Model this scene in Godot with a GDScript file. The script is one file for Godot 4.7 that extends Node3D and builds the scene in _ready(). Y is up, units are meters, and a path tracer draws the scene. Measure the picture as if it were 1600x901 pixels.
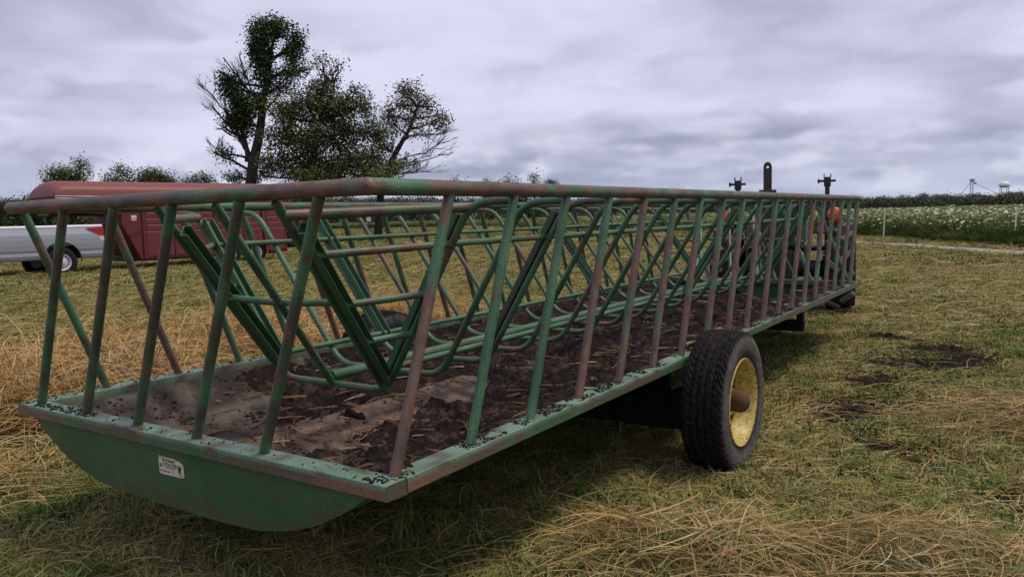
extends Node3D
# A green cattle feeder wagon with a slant bar fence and an inner hay rack, standing in a mown field under a heavy sky.
const F := 0.57          # height of the trough flange above the ground
const LEN := 6.52        # flange length (near end z = 0, far end z = -LEN)
const RAIL := 0.777      # rail centre above the flange
const SP := 0.3415       # bar spacing
var rng := RandomNumberGenerator.new()
var n_wear := FastNoiseLite.new()
var n_fine := FastNoiseLite.new()
var n_big := FastNoiseLite.new()
var M := {}
var counts := {}

# ------------------------------------------------------------------ mesh builder
class MB:
	var v := PackedVector3Array()
	var n := PackedVector3Array()
	var c := PackedColorArray()
	var t := PackedVector2Array()
	var ix := PackedInt32Array()
	func vert(p: Vector3, nn: Vector3, col: Color, uv := Vector2.ZERO) -> int:
		v.append(p); n.append(nn); c.append(col); t.append(uv)
		return v.size() - 1
	func face(a: int, b: int, d: int) -> void:
		var g := (v[b] - v[a]).cross(v[d] - v[a])
		if g.dot(n[a] + n[b] + n[d]) > 0.0:
			ix.append_array(PackedInt32Array([a, d, b]))
		else:
			ix.append_array(PackedInt32Array([a, b, d]))
	func quad(a: Vector3, b: Vector3, d: Vector3, e: Vector3, col := Color.WHITE, out := Vector3.ZERO) -> void:
		var nn := (b - a).cross(e - a)
		if nn.length() < 1e-12:
			nn = (d - a).cross(e - a)
		nn = nn.normalized()
		if out != Vector3.ZERO and nn.dot(out) < 0.0:
			nn = -nn
		var i := vert(a, nn, col, Vector2(0, 0))
		vert(b, nn, col, Vector2(1, 0)); vert(d, nn, col, Vector2(1, 1)); vert(e, nn, col, Vector2(0, 1))
		face(i, i + 1, i + 2); face(i, i + 2, i + 3)
	func tri(a: Vector3, b: Vector3, d: Vector3, col := Color.WHITE, out := Vector3.ZERO) -> void:
		var nn := (b - a).cross(d - a).normalized()
		if out != Vector3.ZERO and nn.dot(out) < 0.0:
			nn = -nn
		var i := vert(a, nn, col); vert(b, nn, col); vert(d, nn, col)
		face(i, i + 1, i + 2)
	# box with chamfered edges; axes from basis b
	func box(ctr: Vector3, size: Vector3, col := Color.WHITE, b := Basis(), ch := 0.004) -> void:
		var h := size * 0.5
		ch = minf(ch, minf(h.x, minf(h.y, h.z)) * 0.6)
		for ax in 3:
			var u := (ax + 1) % 3
			var w := (ax + 2) % 3
			for s in [-1.0, 1.0]:
				var q := []
				for k in [[-1, -1], [1, -1], [1, 1], [-1, 1]]:
					var p := Vector3.ZERO
					p[ax] = s * h[ax]; p[u] = k[0] * (h[u] - ch); p[w] = k[1] * (h[w] - ch)
					q.append(ctr + b * p)
				var o := Vector3.ZERO
				o[ax] = s
				quad(q[0], q[1], q[2], q[3], col, b * o)
			# edges along axis ax
			for s1 in [-1.0, 1.0]:
				for s2 in [-1.0, 1.0]:
					var p1 := Vector3.ZERO; var p2 := Vector3.ZERO
					p1[u] = s1 * h[u]; p1[w] = s2 * (h[w] - ch)
					p2[u] = s1 * (h[u] - ch); p2[w] = s2 * h[w]
					var e := Vector3.ZERO
					e[ax] = h[ax] - ch
					var o2 := Vector3.ZERO
					o2[u] = s1; o2[w] = s2
					quad(ctr + b * (p1 - e), ctr + b * (p1 + e), ctr + b * (p2 + e), ctr + b * (p2 - e), col, b * o2)
		for s1 in [-1.0, 1.0]:
			for s2 in [-1.0, 1.0]:
				for s3 in [-1.0, 1.0]:
					var a := Vector3(s1 * h.x, s2 * (h.y - ch), s3 * (h.z - ch))
					var d := Vector3(s1 * (h.x - ch), s2 * h.y, s3 * (h.z - ch))
					var g := Vector3(s1 * (h.x - ch), s2 * (h.y - ch), s3 * h.z)
					tri(ctr + b * a, ctr + b * d, ctr + b * g, col, b * Vector3(s1, s2, s3))
	# grid of rows of points, smooth; col per point by callable or a colour
	func grid(rows: Array, cols = null, closed := false, flip := false) -> void:
		var base := v.size()
		var R := rows.size()
		var K: int = rows[0].size()
		for i in R:
			for j in K:
				var im := maxi(i - 1, 0); var ip := mini(i + 1, R - 1)
				var jm := j - 1; var jp := j + 1
				if closed:
					jm = posmod(jm, K); jp = posmod(jp, K)
				else:
					jm = maxi(jm, 0); jp = mini(jp, K - 1)
				var nn: Vector3 = (rows[ip][j] - rows[im][j]).cross(rows[i][jp] - rows[i][jm])
				nn = nn.normalized() if nn.length() > 1e-12 else Vector3.UP
				if flip:
					nn = -nn
				var col := Color.WHITE
				if cols is Color: col = cols
				elif cols is Callable: col = cols.call(rows[i][j], float(i) / maxf(1, R - 1))
				elif cols is Array: col = cols[i][j]
				vert(rows[i][j], nn, col, Vector2(float(j) / (K - (0 if closed else 1)), float(i) / maxf(1, R - 1)))
		var last := K if closed else K - 1
		for i in R - 1:
			for j in last:
				var j2 := (j + 1) % K
				face(base + i * K + j, base + i * K + j2, base + (i + 1) * K + j)
				face(base + i * K + j2, base + (i + 1) * K + j2, base + (i + 1) * K + j)
	func tube(path: Array, r0: float, sides := 10, cols = null, r1 := -1.0, caps := true) -> void:
		if r1 < 0.0: r1 = r0
		var rows := []
		var K := path.size()
		var tn: Vector3 = (path[1] - path[0]).normalized()
		var u := tn.cross(Vector3.UP if absf(tn.y) < 0.9 else Vector3.RIGHT).normalized()
		for i in K:
			var d: Vector3 = (path[mini(i + 1, K - 1)] - path[maxi(i - 1, 0)]).normalized()
			u = (u - d * u.dot(d)).normalized()
			var w := d.cross(u)
			var r := lerpf(r0, r1, float(i) / (K - 1))
			var row := []
			for k in sides:
				var a := TAU * k / sides
				row.append(path[i] + (u * cos(a) + w * sin(a)) * r)
			rows.append(row)
		var b0 := v.size()
		grid(rows, cols, true)
		# outward normals
		for i in K:
			for k in sides:
				var id := b0 + i * sides + k
				n[id] = (v[id] - path[i]).normalized()
		# fix winding
		for k in range(ix.size() - (K - 1) * sides * 6, ix.size(), 3):
			var a := ix[k]; var b := ix[k + 1]; var d2 := ix[k + 2]
			if (v[b] - v[a]).cross(v[d2] - v[a]).dot(n[a]) > 0.0:
				ix[k + 1] = d2; ix[k + 2] = b
		if caps:
			for e in [0, K - 1]:
				var nn: Vector3 = (path[0] - path[1]).normalized() if e == 0 else (path[K - 1] - path[K - 2]).normalized()
				var ci := vert(path[e], nn, c[b0 + e * sides])
				var st := v.size()
				for k in sides:
					vert(rows[e][k], nn, c[b0 + e * sides + k])
				for k in sides:
					face(ci, st + k, st + (k + 1) % sides)
	# lathe: profile of (radius, along) round axis
	func lathe(o: Vector3, axis: Vector3, prof: Array, seg := 32, cols = null) -> void:
		var u := axis.cross(Vector3.UP if absf(axis.y) < 0.9 else Vector3.RIGHT).normalized()
		var w := axis.cross(u)
		var rows := []
		for p in prof:
			var row := []
			for k in seg:
				var a := TAU * k / seg
				row.append(o + axis * p.y + (u * cos(a) + w * sin(a)) * maxf(p.x, 0.0005))
			rows.append(row)
		grid(rows, cols, true)
	func prism(poly: PackedVector2Array, tr: Transform3D, depth: float, col := Color.WHITE) -> void:
		var id := Geometry2D.triangulate_polygon(poly)
		for s in [0.0, depth]:
			var nn := tr.basis.z * (-1.0 if s == 0.0 else 1.0) * signf(depth)
			var st := v.size()
			for p in poly:
				vert(tr * Vector3(p.x, p.y, s), nn, col, p)
			for k in range(0, id.size(), 3):
				face(st + id[k], st + id[k + 1], st + id[k + 2])
		var ctr := Vector2.ZERO
		var area := 0.0
		for k in poly.size():
			area += poly[k].cross(poly[(k + 1) % poly.size()])
		for k in poly.size():
			var a := poly[k]; var b := poly[(k + 1) % poly.size()]
			var e := b - a
			var o := Vector2(e.y, -e.x) * signf(area)
			quad(tr * Vector3(a.x, a.y, 0), tr * Vector3(b.x, b.y, 0), tr * Vector3(b.x, b.y, depth), tr * Vector3(a.x, a.y, depth), col, tr.basis * Vector3(o.x, o.y, 0))
	func face_up() -> void:   # normals and winding of a sheet turned to the sky
		for i in n.size():
			if n[i].y < 0: n[i] = -n[i]
		for k in range(0, ix.size(), 3):
			var a := ix[k]; var b := ix[k + 1]; var d := ix[k + 2]
			if (v[b] - v[a]).cross(v[d] - v[a]).dot(n[a] + n[b] + n[d]) > 0.0:
				ix[k + 1] = d; ix[k + 2] = b
	func mesh(m: Material = null) -> ArrayMesh:
		var a := []
		a.resize(Mesh.ARRAY_MAX)
		a[Mesh.ARRAY_VERTEX] = v; a[Mesh.ARRAY_NORMAL] = n; a[Mesh.ARRAY_COLOR] = c; a[Mesh.ARRAY_TEX_UV] = t; a[Mesh.ARRAY_INDEX] = ix
		var am := ArrayMesh.new()
		am.add_surface_from_arrays(Mesh.PRIMITIVE_TRIANGLES, a)
		if m: am.surface_set_material(0, m)
		return am

func numbered(called: String) -> String:
	counts[called] = counts.get(called, -1) + 1
	return called if counts[called] == 0 else "%s_%03d" % [called, counts[called]]
func tag(o: Node, label: String, category: String, group := "", kind := "") -> Node:
	if label: o.set_meta("label", label)
	if category: o.set_meta("category", category)
	if group: o.set_meta("group", group)
	if kind: o.set_meta("kind", kind)
	return o
func thing(called: String, label: String, category: String, at := Vector3.ZERO, turn := 0.0, group := "") -> Node3D:
	var o := Node3D.new()
	o.name = numbered(called)
	add_child(o)
	o.position = at; o.rotation.y = turn
	tag(o, label, category, group)
	return o
func part(called: String, mb, m: Material, parent: Node = self) -> MeshInstance3D:
	var o := MeshInstance3D.new()
	o.name = numbered(called) if parent == self else called
	o.mesh = mb.mesh() if mb is MB else mb
	o.material_override = m
	parent.add_child(o, true)
	return o
func piece(called: String, mesh: Mesh, m: Material, parent: Node, at: Transform3D) -> MeshInstance3D:
	var o := part(called, mesh, m, parent)
	o.transform = at
	return o
func many(called: String, mesh: Mesh, m: Material, buf: PackedFloat32Array, parent: Node = self) -> MultiMeshInstance3D:
	var mm := MultiMesh.new()
	mm.transform_format = MultiMesh.TRANSFORM_3D
	mm.use_colors = true
	mm.mesh = mesh
	mm.instance_count = buf.size() / 16
	mm.buffer = buf
	var o := MultiMeshInstance3D.new()
	o.name = numbered(called) if parent == self else called
	o.multimesh = mm
	o.material_override = m
	parent.add_child(o, true)
	return o
func inst(buf: PackedFloat32Array, p: Vector3, yaw: float, sc: float, scy: float, col: Color, tilt := 0.0, tdir := 0.0) -> void:
	var b := Basis(Vector3.UP, yaw).scaled(Vector3(sc, scy, sc))
	if tilt != 0.0:
		b = Basis(Vector3(cos(tdir), 0, sin(tdir)), tilt) * b
	buf.append_array(PackedFloat32Array([b.x.x, b.y.x, b.z.x, p.x, b.x.y, b.y.y, b.z.y, p.y, b.x.z, b.y.z, b.z.z, p.z, col.r, col.g, col.b, 1.0]))
func fillet(pts: Array, rad: float, seg := 6) -> Array:
	var out := [pts[0]]
	for i in range(1, pts.size() - 1):
		var a: Vector3 = (pts[i - 1] - pts[i]); var b: Vector3 = (pts[i + 1] - pts[i])
		var r := minf(rad, minf(a.length(), b.length()) * 0.48)
		var p0: Vector3 = pts[i] + a.normalized() * r
		var p2: Vector3 = pts[i] + b.normalized() * r
		for k in seg + 1:
			var s := float(k) / seg
			out.append(p0.lerp(pts[i], s).lerp(pts[i].lerp(p2, s), s))
	out.append(pts[-1])
	return out
func dense(path: Array, step := 0.035) -> Array:
	var out := [path[0]]
	for i in range(1, path.size()):
		var d: float = path[i].distance_to(path[i - 1])
		var k := maxi(1, int(ceil(d / step)))
		for j in range(1, k + 1):
			out.append(path[i - 1].lerp(path[i], float(j) / k))
	return out
func rnd(a: float, b: float) -> float:
	return rng.randf_range(a, b)
func smooth(a: float, b: float, x: float) -> float:
	return smoothstep(a, b, x)

# ------------------------------------------------------------------ materials
func noise_tex(freq: float, stops: Array, seed_ := 1, size := 512, oct := 4, kind := FastNoiseLite.TYPE_SIMPLEX_SMOOTH) -> NoiseTexture2D:
	var fn := FastNoiseLite.new()
	fn.seed = seed_; fn.frequency = freq; fn.fractal_octaves = oct; fn.noise_type = kind
	var g := Gradient.new()
	g.offsets = PackedFloat32Array(stops.map(func(s): return s[0]))
	g.colors = PackedColorArray(stops.map(func(s): return s[1]))
	var t := NoiseTexture2D.new()
	t.width = size; t.height = size; t.seamless = true; t.noise = fn; t.color_ramp = g; t.normalize = true
	return t
func bump_tex(freq: float, strength: float, seed_ := 5, size := 512, oct := 4) -> NoiseTexture2D:
	var fn := FastNoiseLite.new()
	fn.seed = seed_; fn.frequency = freq; fn.fractal_octaves = oct
	var t := NoiseTexture2D.new()
	t.width = size; t.height = size; t.seamless = true; t.noise = fn; t.as_normal_map = true; t.bump_strength = strength
	return t
func grey(a: float) -> Color:
	return Color(a, a, a)
func L(r: float, g: float, b: float) -> Color:   # a linear base colour as an sRGB one
	return Color(r, g, b).linear_to_srgb()
func mat(called: String, col: Color, rough: float, tex: Texture2D = null, scale := 1.0, bump: Texture2D = null, bumps := 1.0, metal := 0.0, vc := false) -> StandardMaterial3D:
	var m := StandardMaterial3D.new()
	m.resource_name = called
	m.albedo_color = col; m.roughness = rough; m.metallic = metal
	m.vertex_color_use_as_albedo = vc
	if tex: m.albedo_texture = tex
	if bump:
		m.normal_enabled = true; m.normal_texture = bump; m.normal_scale = bumps
	if tex or bump:
		m.uv1_triplanar = true
		m.uv1_scale = Vector3.ONE * scale
	M[called] = m
	return m
func materials() -> void:
	var speck := noise_tex(0.03, [[0.0, grey(0.62)], [0.35, grey(0.86)], [0.6, grey(1.0)], [1.0, grey(0.93)]], 11, 512, 5)
	var blotch := noise_tex(0.012, [[0.0, grey(0.7)], [0.5, grey(0.95)], [1.0, grey(1.0)]], 12, 512, 5)
	var b1 := bump_tex(0.04, 3.0)
	var b2 := bump_tex(0.02, 8.0, 6)
	mat("paint", Color.WHITE, 0.5, noise_tex(0.035, [[0.0, Color(0.42, 0.32, 0.27)], [0.2, Color(0.66, 0.58, 0.52)], [0.34, grey(0.92)], [0.75, grey(1.0)], [0.9, Color(1.0, 1.0, 0.97)], [1.0, grey(0.85)]], 11, 512, 5), 6.0, b1, 0.45, 0.0, true)
	mat("metal_floor", Color.WHITE, 0.62, speck, 2.0, b1, 0.5, 0.0, true)
	mat("dung", Color.WHITE, 0.8, speck, 5.0, b2, 1.2, 0.0, true)
	mat("chassis", L(0.02, 0.022, 0.02), 0.7, blotch, 2.0)
	mat("rubber", Color.WHITE, 0.85, speck, 4.0, b1, 0.5, 0.0, true)
	mat("rim_yellow", L(0.62, 0.47, 0.115), 0.5, noise_tex(0.02, [[0.0, Color(0.25, 0.13, 0.07)], [0.27, Color(0.45, 0.3, 0.15)], [0.36, grey(0.9)], [1.0, grey(1.0)]], 14), 4.0)
	mat("mast_steel", L(0.045, 0.038, 0.036), 0.7, speck, 5.0)
	mat("rust", L(0.13, 0.07, 0.045), 0.85, speck, 6.0, b1, 0.8)
	mat("sticker", L(0.62, 0.56, 0.44), 0.6, noise_tex(0.02, [[0.0, grey(0.75)], [0.4, grey(1.0)], [1.0, grey(1.0)]], 15), 8.0)
	mat("ink", L(0.02, 0.02, 0.02), 0.7)
	mat("leaf", Color.WHITE, 0.7, null, 1.0, null, 1.0, 0.0, true).backlight = Color(0.3, 0.3, 0.15)
	mat("grass", Color.WHITE, 0.75, null, 1.0, null, 1.0, 0.0, true).backlight = Color(0.25, 0.25, 0.15)
	mat("bark", L(0.055, 0.045, 0.038), 0.9, blotch, 1.0, b2, 1.0)
	mat("soil", Color.WHITE, 0.95, noise_tex(0.02, [[0.0, grey(0.5)], [0.4, grey(0.8)], [0.7, grey(1.0)], [1.0, grey(0.9)]], 17, 1024, 6), 1.3, b2, 1.0, 0.0, true)
	M["soil"].uv1_world_triplanar = true
	mat("gravel", L(0.40, 0.36, 0.33), 0.9, noise_tex(0.05, [[0.0, grey(0.6)], [0.5, grey(0.95)], [1.0, grey(1.0)]], 18), 1.0)
	mat("silver", L(0.36, 0.375, 0.42), 0.42, null, 1.0, null, 1.0, 0.2).clearcoat_enabled = true
	mat("black_plastic", L(0.018, 0.018, 0.02), 0.6)
	mat("white_wheel", L(0.6, 0.6, 0.62), 0.4)
	mat("red_lens", L(0.4, 0.02, 0.03), 0.15)
	mat("clear_lens", L(0.6, 0.6, 0.62), 0.15)
	mat("trailer_red", Color.WHITE, 0.55, noise_tex(0.025, [[0.0, Color(0.75, 0.6, 0.58)], [0.25, grey(0.9)], [1.0, grey(1.0)]], 19), 0.8, b1, 0.3, 0.0, true)
	mat("trim_white", L(0.6, 0.58, 0.58), 0.5)
	mat("glass", L(0.02, 0.025, 0.03), 0.05)
	mat("tractor_green", L(0.03, 0.075, 0.045), 0.5, blotch, 2.0)
	mat("tractor_tyre", L(0.035, 0.031, 0.030), 0.9, speck, 2.0)
	mat("tractor_lug", L(0.17, 0.148, 0.135), 0.9, speck, 2.0)
	mat("tractor_dark", L(0.02, 0.02, 0.02), 0.6, blotch, 2.0)
	mat("orange_lens", L(0.75, 0.09, 0.03), 0.3)
	mat("plain", Color.WHITE, 0.8, null, 1.0, null, 1.0, 0.0, true)
	mat("galvanised", L(0.35, 0.36, 0.38), 0.5)
	mat("tower_white", L(0.7, 0.72, 0.75), 0.5)
	mat("fibreglass", L(0.62, 0.62, 0.5), 0.6)
	for k in ["dung", "soil", "grass", "plain", "bark", "rust", "rubber", "gravel", "metal_floor", "tractor_tyre", "tractor_lug", "chassis"]:
		M[k].metallic_specular = 0.2
	M.leaf.metallic_specular = 0.3

# ------------------------------------------------------------------ paint and wear of the wagon
const GREEN_A := Color(0.034, 0.112, 0.048)
const GREEN_B := Color(0.105, 0.225, 0.122)
const RUST_A := Color(0.215, 0.112, 0.080)
const RUST_B := Color(0.092, 0.058, 0.045)
const GRIME := Color(0.082, 0.072, 0.053)
func wear(p: Vector3, bias: float, grime := 0.0) -> Color:
	var a := n_wear.get_noise_3dv(p * 6.5) * 0.75 + n_wear.get_noise_3dv(p * 2.1) * 0.45
	var b := n_fine.get_noise_3dv(p * 26.0)
	var col := GREEN_A.lerp(GREEN_B, clampf(0.45 + 0.8 * n_big.get_noise_3dv(p * 9.0) + 0.2 * b, 0, 1))
	var rust := RUST_A.lerp(RUST_B, clampf(0.4 + b, 0, 1))
	col = col.lerp(rust, smooth(-0.16, 0.20, a + 0.5 * b + bias))
	if grime > 0.0:
		col = col.lerp(GRIME, smooth(0.0, 0.35, n_wear.get_noise_3dv(p * 6.0 + Vector3(9, 3, 5)) + 0.4 * b + grime - 0.35))
	return col
const TALL_CLUMPS := [[-35.33,12.32,-29.49,0.9,0.9,1.2],[-34.77,12.64,-30.16,0.75,0.67,1.1],[-34.3,12.12,-30.95,0.56,0.75,1.1],[-36.05,11.86,-29.58,0.67,1.12,1.2],[-35.44,10.56,-29.28,0.82,1.05,1.2],[-34.19,11.17,-30.61,0.67,0.75,1.0],[-35.48,9.51,-29.6,0.82,0.97,0.7],[-34.12,10.01,-30.19,0.82,0.82,0.5],[-34.96,9.27,-30.28,0.97,0.75,0.3],[-35.51,8.09,-29.03,0.75,0.82,0.5],[-37.1,9.18,-28.4,0.6,0.97,1.2],[-37.49,9.58,-28.29,0.52,0.52,0.7],[-36.46,8.34,-28.75,0.9,0.97,1.2],[-36.95,7.45,-28.52,0.9,0.75,1.1],[-36.42,6.87,-28.88,0.52,0.67,0.6],[-33.75,10.17,-31.21,0.52,0.75,0.25],[-37.28,5.39,-27.75,0.67,0.75,0.25],[-37.04,4.09,-28.14,0.75,0.6,0.4]]
const BROAD_CLUMPS := [[-33.36,7.52,-29.05,0.95,0.88,1.0],[-32.41,7.87,-29.88,1.1,0.95,1.0],[-31.76,7.75,-31.21,1.1,0.95,1.0],[-32.17,8.83,-30.68,0.95,0.66,0.7],[-30.42,7.8,-31.16,0.81,0.81,0.9],[-29.92,8.0,-31.94,0.59,0.73,0.9],[-33.83,6.13,-29.12,1.1,0.88,1.0],[-32.06,6.03,-29.68,1.32,0.95,1.0],[-31.23,6.26,-31.35,1.25,0.95,1.0],[-29.31,6.31,-31.73,0.88,0.95,0.8],[-34.01,4.68,-28.72,0.95,0.81,0.9],[-32.92,4.65,-29.64,1.25,0.95,1.0],[-31.29,4.59,-30.56,1.32,0.95,1.0],[-30.09,4.74,-31.66,1.1,0.88,1.0],[-29.15,4.28,-32.48,1.1,0.59,0.9],[-32.06,9.53,-31.21,0.73,0.59,0.45],[-31.97,10.32,-30.73,0.44,0.59,0.4],[-31.34,10.26,-31.36,0.37,0.29,0.4],[-30.49,8.78,-31.84,0.51,0.37,0.3],[-31.92,3.87,-29.64,1.83,0.51,0.9],[-28.97,3.76,-31.21,1.32,0.44,0.9],[-34.98,4.0,-28.55,0.59,0.59,0.8]]
const RIGHT_CLUMPS := [[-28.87,8.62,-34.64,0.92,0.77,0.6],[-29.5,8.04,-34.47,0.61,0.54,0.5],[-28.64,8.07,-35.62,0.77,0.61,0.5],[-29.04,7.29,-35.04,0.92,0.69,0.45],[-27.47,7.0,-35.46,0.84,0.42,0.6],[-27.47,7.49,-35.97,0.38,0.31,0.4],[-29.91,6.93,-34.28,0.69,0.69,0.5],[-28.56,6.29,-34.73,0.84,0.46,0.25],[-30.51,5.63,-34.02,0.77,0.84,0.7],[-29.27,4.61,-34.01,0.84,0.54,0.35],[-30.21,7.5,-34.08,0.54,0.61,0.4],[-28.75,4.57,-34.84,0.31,0.23,0.5],[-29.49,9.2,-34.8,0.38,0.38,0.3]]

# ------------------------------------------------------------------ the feeder wagon
func half_depth(x: float) -> float:   # trough bottom below the flange, as a positive number
	var k := [[0.0, 0.245], [0.3, 0.243], [0.45, 0.234], [0.58, 0.208], [0.7, 0.168], [0.8, 0.118], [0.88, 0.066], [0.945, 0.02]]
	x = absf(x)
	for i in k.size() - 1:
		if x <= k[i + 1][0]:
			return lerpf(k[i][1], k[i + 1][1], (x - k[i][0]) / (k[i + 1][0] - k[i][0]))
	return 0.02
func sheet_lift(x: float) -> float:   # the loose floor sheet curls up along its left edge
	if x <= -0.3 or x >= 0.72: return 0.0
	return 0.006 + 0.060 * smooth(0.25, -0.3, x)
func trough_profile() -> Array:
	var out := []
	for i in 41:
		var x := lerpf(-0.945, 0.945, i / 40.0)
		out.append(Vector2(x, F - half_depth(x)))
	return out
func bar(called: String, a: Vector3, b: Vector3, r: float, parent: Node, cols: Callable) -> void:
	var mb := MB.new()
	mb.tube(dense([a, b], 0.03), r, 10, cols)
	part(called, mb, M.paint, parent)
func pipe(called: String, path: Array, r: float, parent: Node, bias: float, grime := 0.0, step := 0.04) -> Node:
	var mb := MB.new()
	mb.tube(dense(path, step), r, 10, func(p, _t): return wear(p, bias, grime))
	return part(called, mb, M.paint, parent)
func wheel(parent: Node, at: Vector3, side: float, R: float, wid: float, rr: float) -> void:
	var w := Node3D.new()
	w.name = "wheel"
	parent.add_child(w, true)
	w.position = at
	w.rotation.y = 0.0 if side > 0 else PI
	# tyre: profile across the width, tread grooves and shoulder blocks
	var prof := []
	var hw := wid * 0.5
	prof.append([-hw * 0.72, rr * 0.97])
	prof.append([-hw * 0.86, rr * 1.06]); prof.append([-hw * 0.98, rr + (R - rr) * 0.35]); prof.append([-hw, rr + (R - rr) * 0.55])
	prof.append([-hw * 0.96, R - 0.035]); prof.append([-hw * 0.88, R - 0.014])
	var tread := []
	for i in 33:
		var s := lerpf(-0.84, 0.84, i / 32.0)
		tread.append(s)
		var g := 0.0
		for gx in [-0.46, -0.16, 0.16, 0.46]:
			if absf(s - gx) < 0.035: g = 0.012
		prof.append([s * hw, R - 0.010 * s * s - g])
	prof.append([hw * 0.88, R - 0.014]); prof.append([hw * 0.96, R - 0.035]); prof.append([hw * 0.995, R - 0.05])
	prof.append([hw, rr + (R - rr) * 0.55]); prof.append([hw * 0.985, rr + (R - rr) * 0.42]); prof.append([hw * 0.97, rr + (R - rr) * 0.35]); prof.append([hw * 0.88, rr * 1.07]); prof.append([hw * 0.74, rr * 0.97])
	var seg := 180
	var rows := []; var cols := []
	for pr in prof:
		var row := []; var cr := []
		for k in seg:
			var a := TAU * k / seg
			var r: float = pr[1]
			var s: float = pr[0] / hw
			if absf(s) < 0.93 and r > R - 0.03:
				var ph := k * 1.0 + 3.0 * sin(s * 9.0) + (1.5 if s > 0 else 0.0)
				var m := fposmod(ph, 3.0)
				if m < 1.0 and absf(s) > 0.44: r -= 0.010
				elif m < 0.8: r -= 0.007
			if r > R - 0.03 and sin(a) < -0.9:   # sits flat on the ground
				r = minf(r, (R - 0.012) / -sin(a))
			row.append(Vector3(pr[0], sin(a) * r, cos(a) * r))
			var nz := n_fine.get_noise_3dv(row[-1] * 30.0 + at)
			var c0 := Color(0.018, 0.016, 0.017).lerp(Color(0.050, 0.045, 0.045), clampf(0.15 + nz, 0, 1))
			if absf(s) > 0.93: c0 = Color(0.095, 0.088, 0.085).lerp(Color(0.175, 0.160, 0.148), clampf(0.3 + nz + 0.6 * n_wear.get_noise_3dv(row[-1] * 9.0), 0, 1))
			cr.append(c0)
		rows.append(row); cols.append(cr)
	var mb := MB.new()
	mb.grid(rows, cols, true, true)
	part("tyre", mb, M.rubber, w)
	mb = MB.new()
	var x0 := hw * 0.74
	mb.lathe(Vector3.ZERO, Vector3.RIGHT, [Vector2(rr * 0.96, -hw * 0.8), Vector2(rr * 0.9, -hw * 0.7), Vector2(rr * 0.80, -hw * 0.3), Vector2(rr * 0.78, 0.0), Vector2(rr * 0.80, x0 - 0.05), Vector2(rr * 0.90, x0 - 0.025), Vector2(rr * 0.93, x0 + 0.002), Vector2(rr * 1.0, x0 + 0.012), Vector2(rr * 1.03, x0 + 0.020), Vector2(rr * 1.045, x0 + 0.014), Vector2(rr * 1.04, x0 - 0.004)], 56)
	var rim := part("rim", mb, M.rim_yellow, w)
	mb = MB.new()
	mb.lathe(Vector3.ZERO, Vector3.RIGHT, [Vector2(rr * 0.79, -0.012), Vector2(rr * 0.66, 0.008), Vector2(rr * 0.5, 0.014), Vector2(rr * 0.42, 0.002), Vector2(rr * 0.2, 0.0)], 48)
	var disc := part("wheel_disc", mb, M.rim_yellow, w)
	for k in 8:
		mb = MB.new()
		var a := TAU * k / 8.0 + 0.1
		var ctr := Vector3(0.0125, sin(a) * rr * 0.64, cos(a) * rr * 0.64)
		var tg := Vector3(0, cos(a), -sin(a)); var rd := Vector3(0, sin(a), cos(a))
		var ring := []
		for q in 12:
			ring.append(ctr + tg * cos(TAU * q / 12) * 0.026 + rd * sin(TAU * q / 12) * 0.012)
		for q in 12:
			mb.tri(ctr, ring[q], ring[(q + 1) % 12], Color.WHITE, Vector3.RIGHT)
		part("hand_hole", mb, M.chassis, disc)
	for k in 6:
		mb = MB.new()
		var a := TAU * k / 6.0 + 0.3
		var c0 := Vector3(0.0, sin(a) * rr * 0.42, cos(a) * rr * 0.42)
		mb.lathe(c0, Vector3.RIGHT, [Vector2(0.016, 0.0), Vector2(0.016, 0.02), Vector2(0.010, 0.024), Vector2(0.0, 0.036)], 6)
		part("lug_nut", mb, M.rust, w)
	mb = MB.new()
	mb.lathe(Vector3.ZERO, Vector3.RIGHT, [Vector2(0.058, -0.02), Vector2(0.056, 0.03), Vector2(0.050, 0.035), Vector2(0.048, 0.055), Vector2(0.052, 0.060), Vector2(0.051, 0.085), Vector2(0.044, 0.106), Vector2(0.026, 0.120), Vector2(0.0, 0.125)], 24)
	part("hub_cap", mb, M.rust, w)
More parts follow.
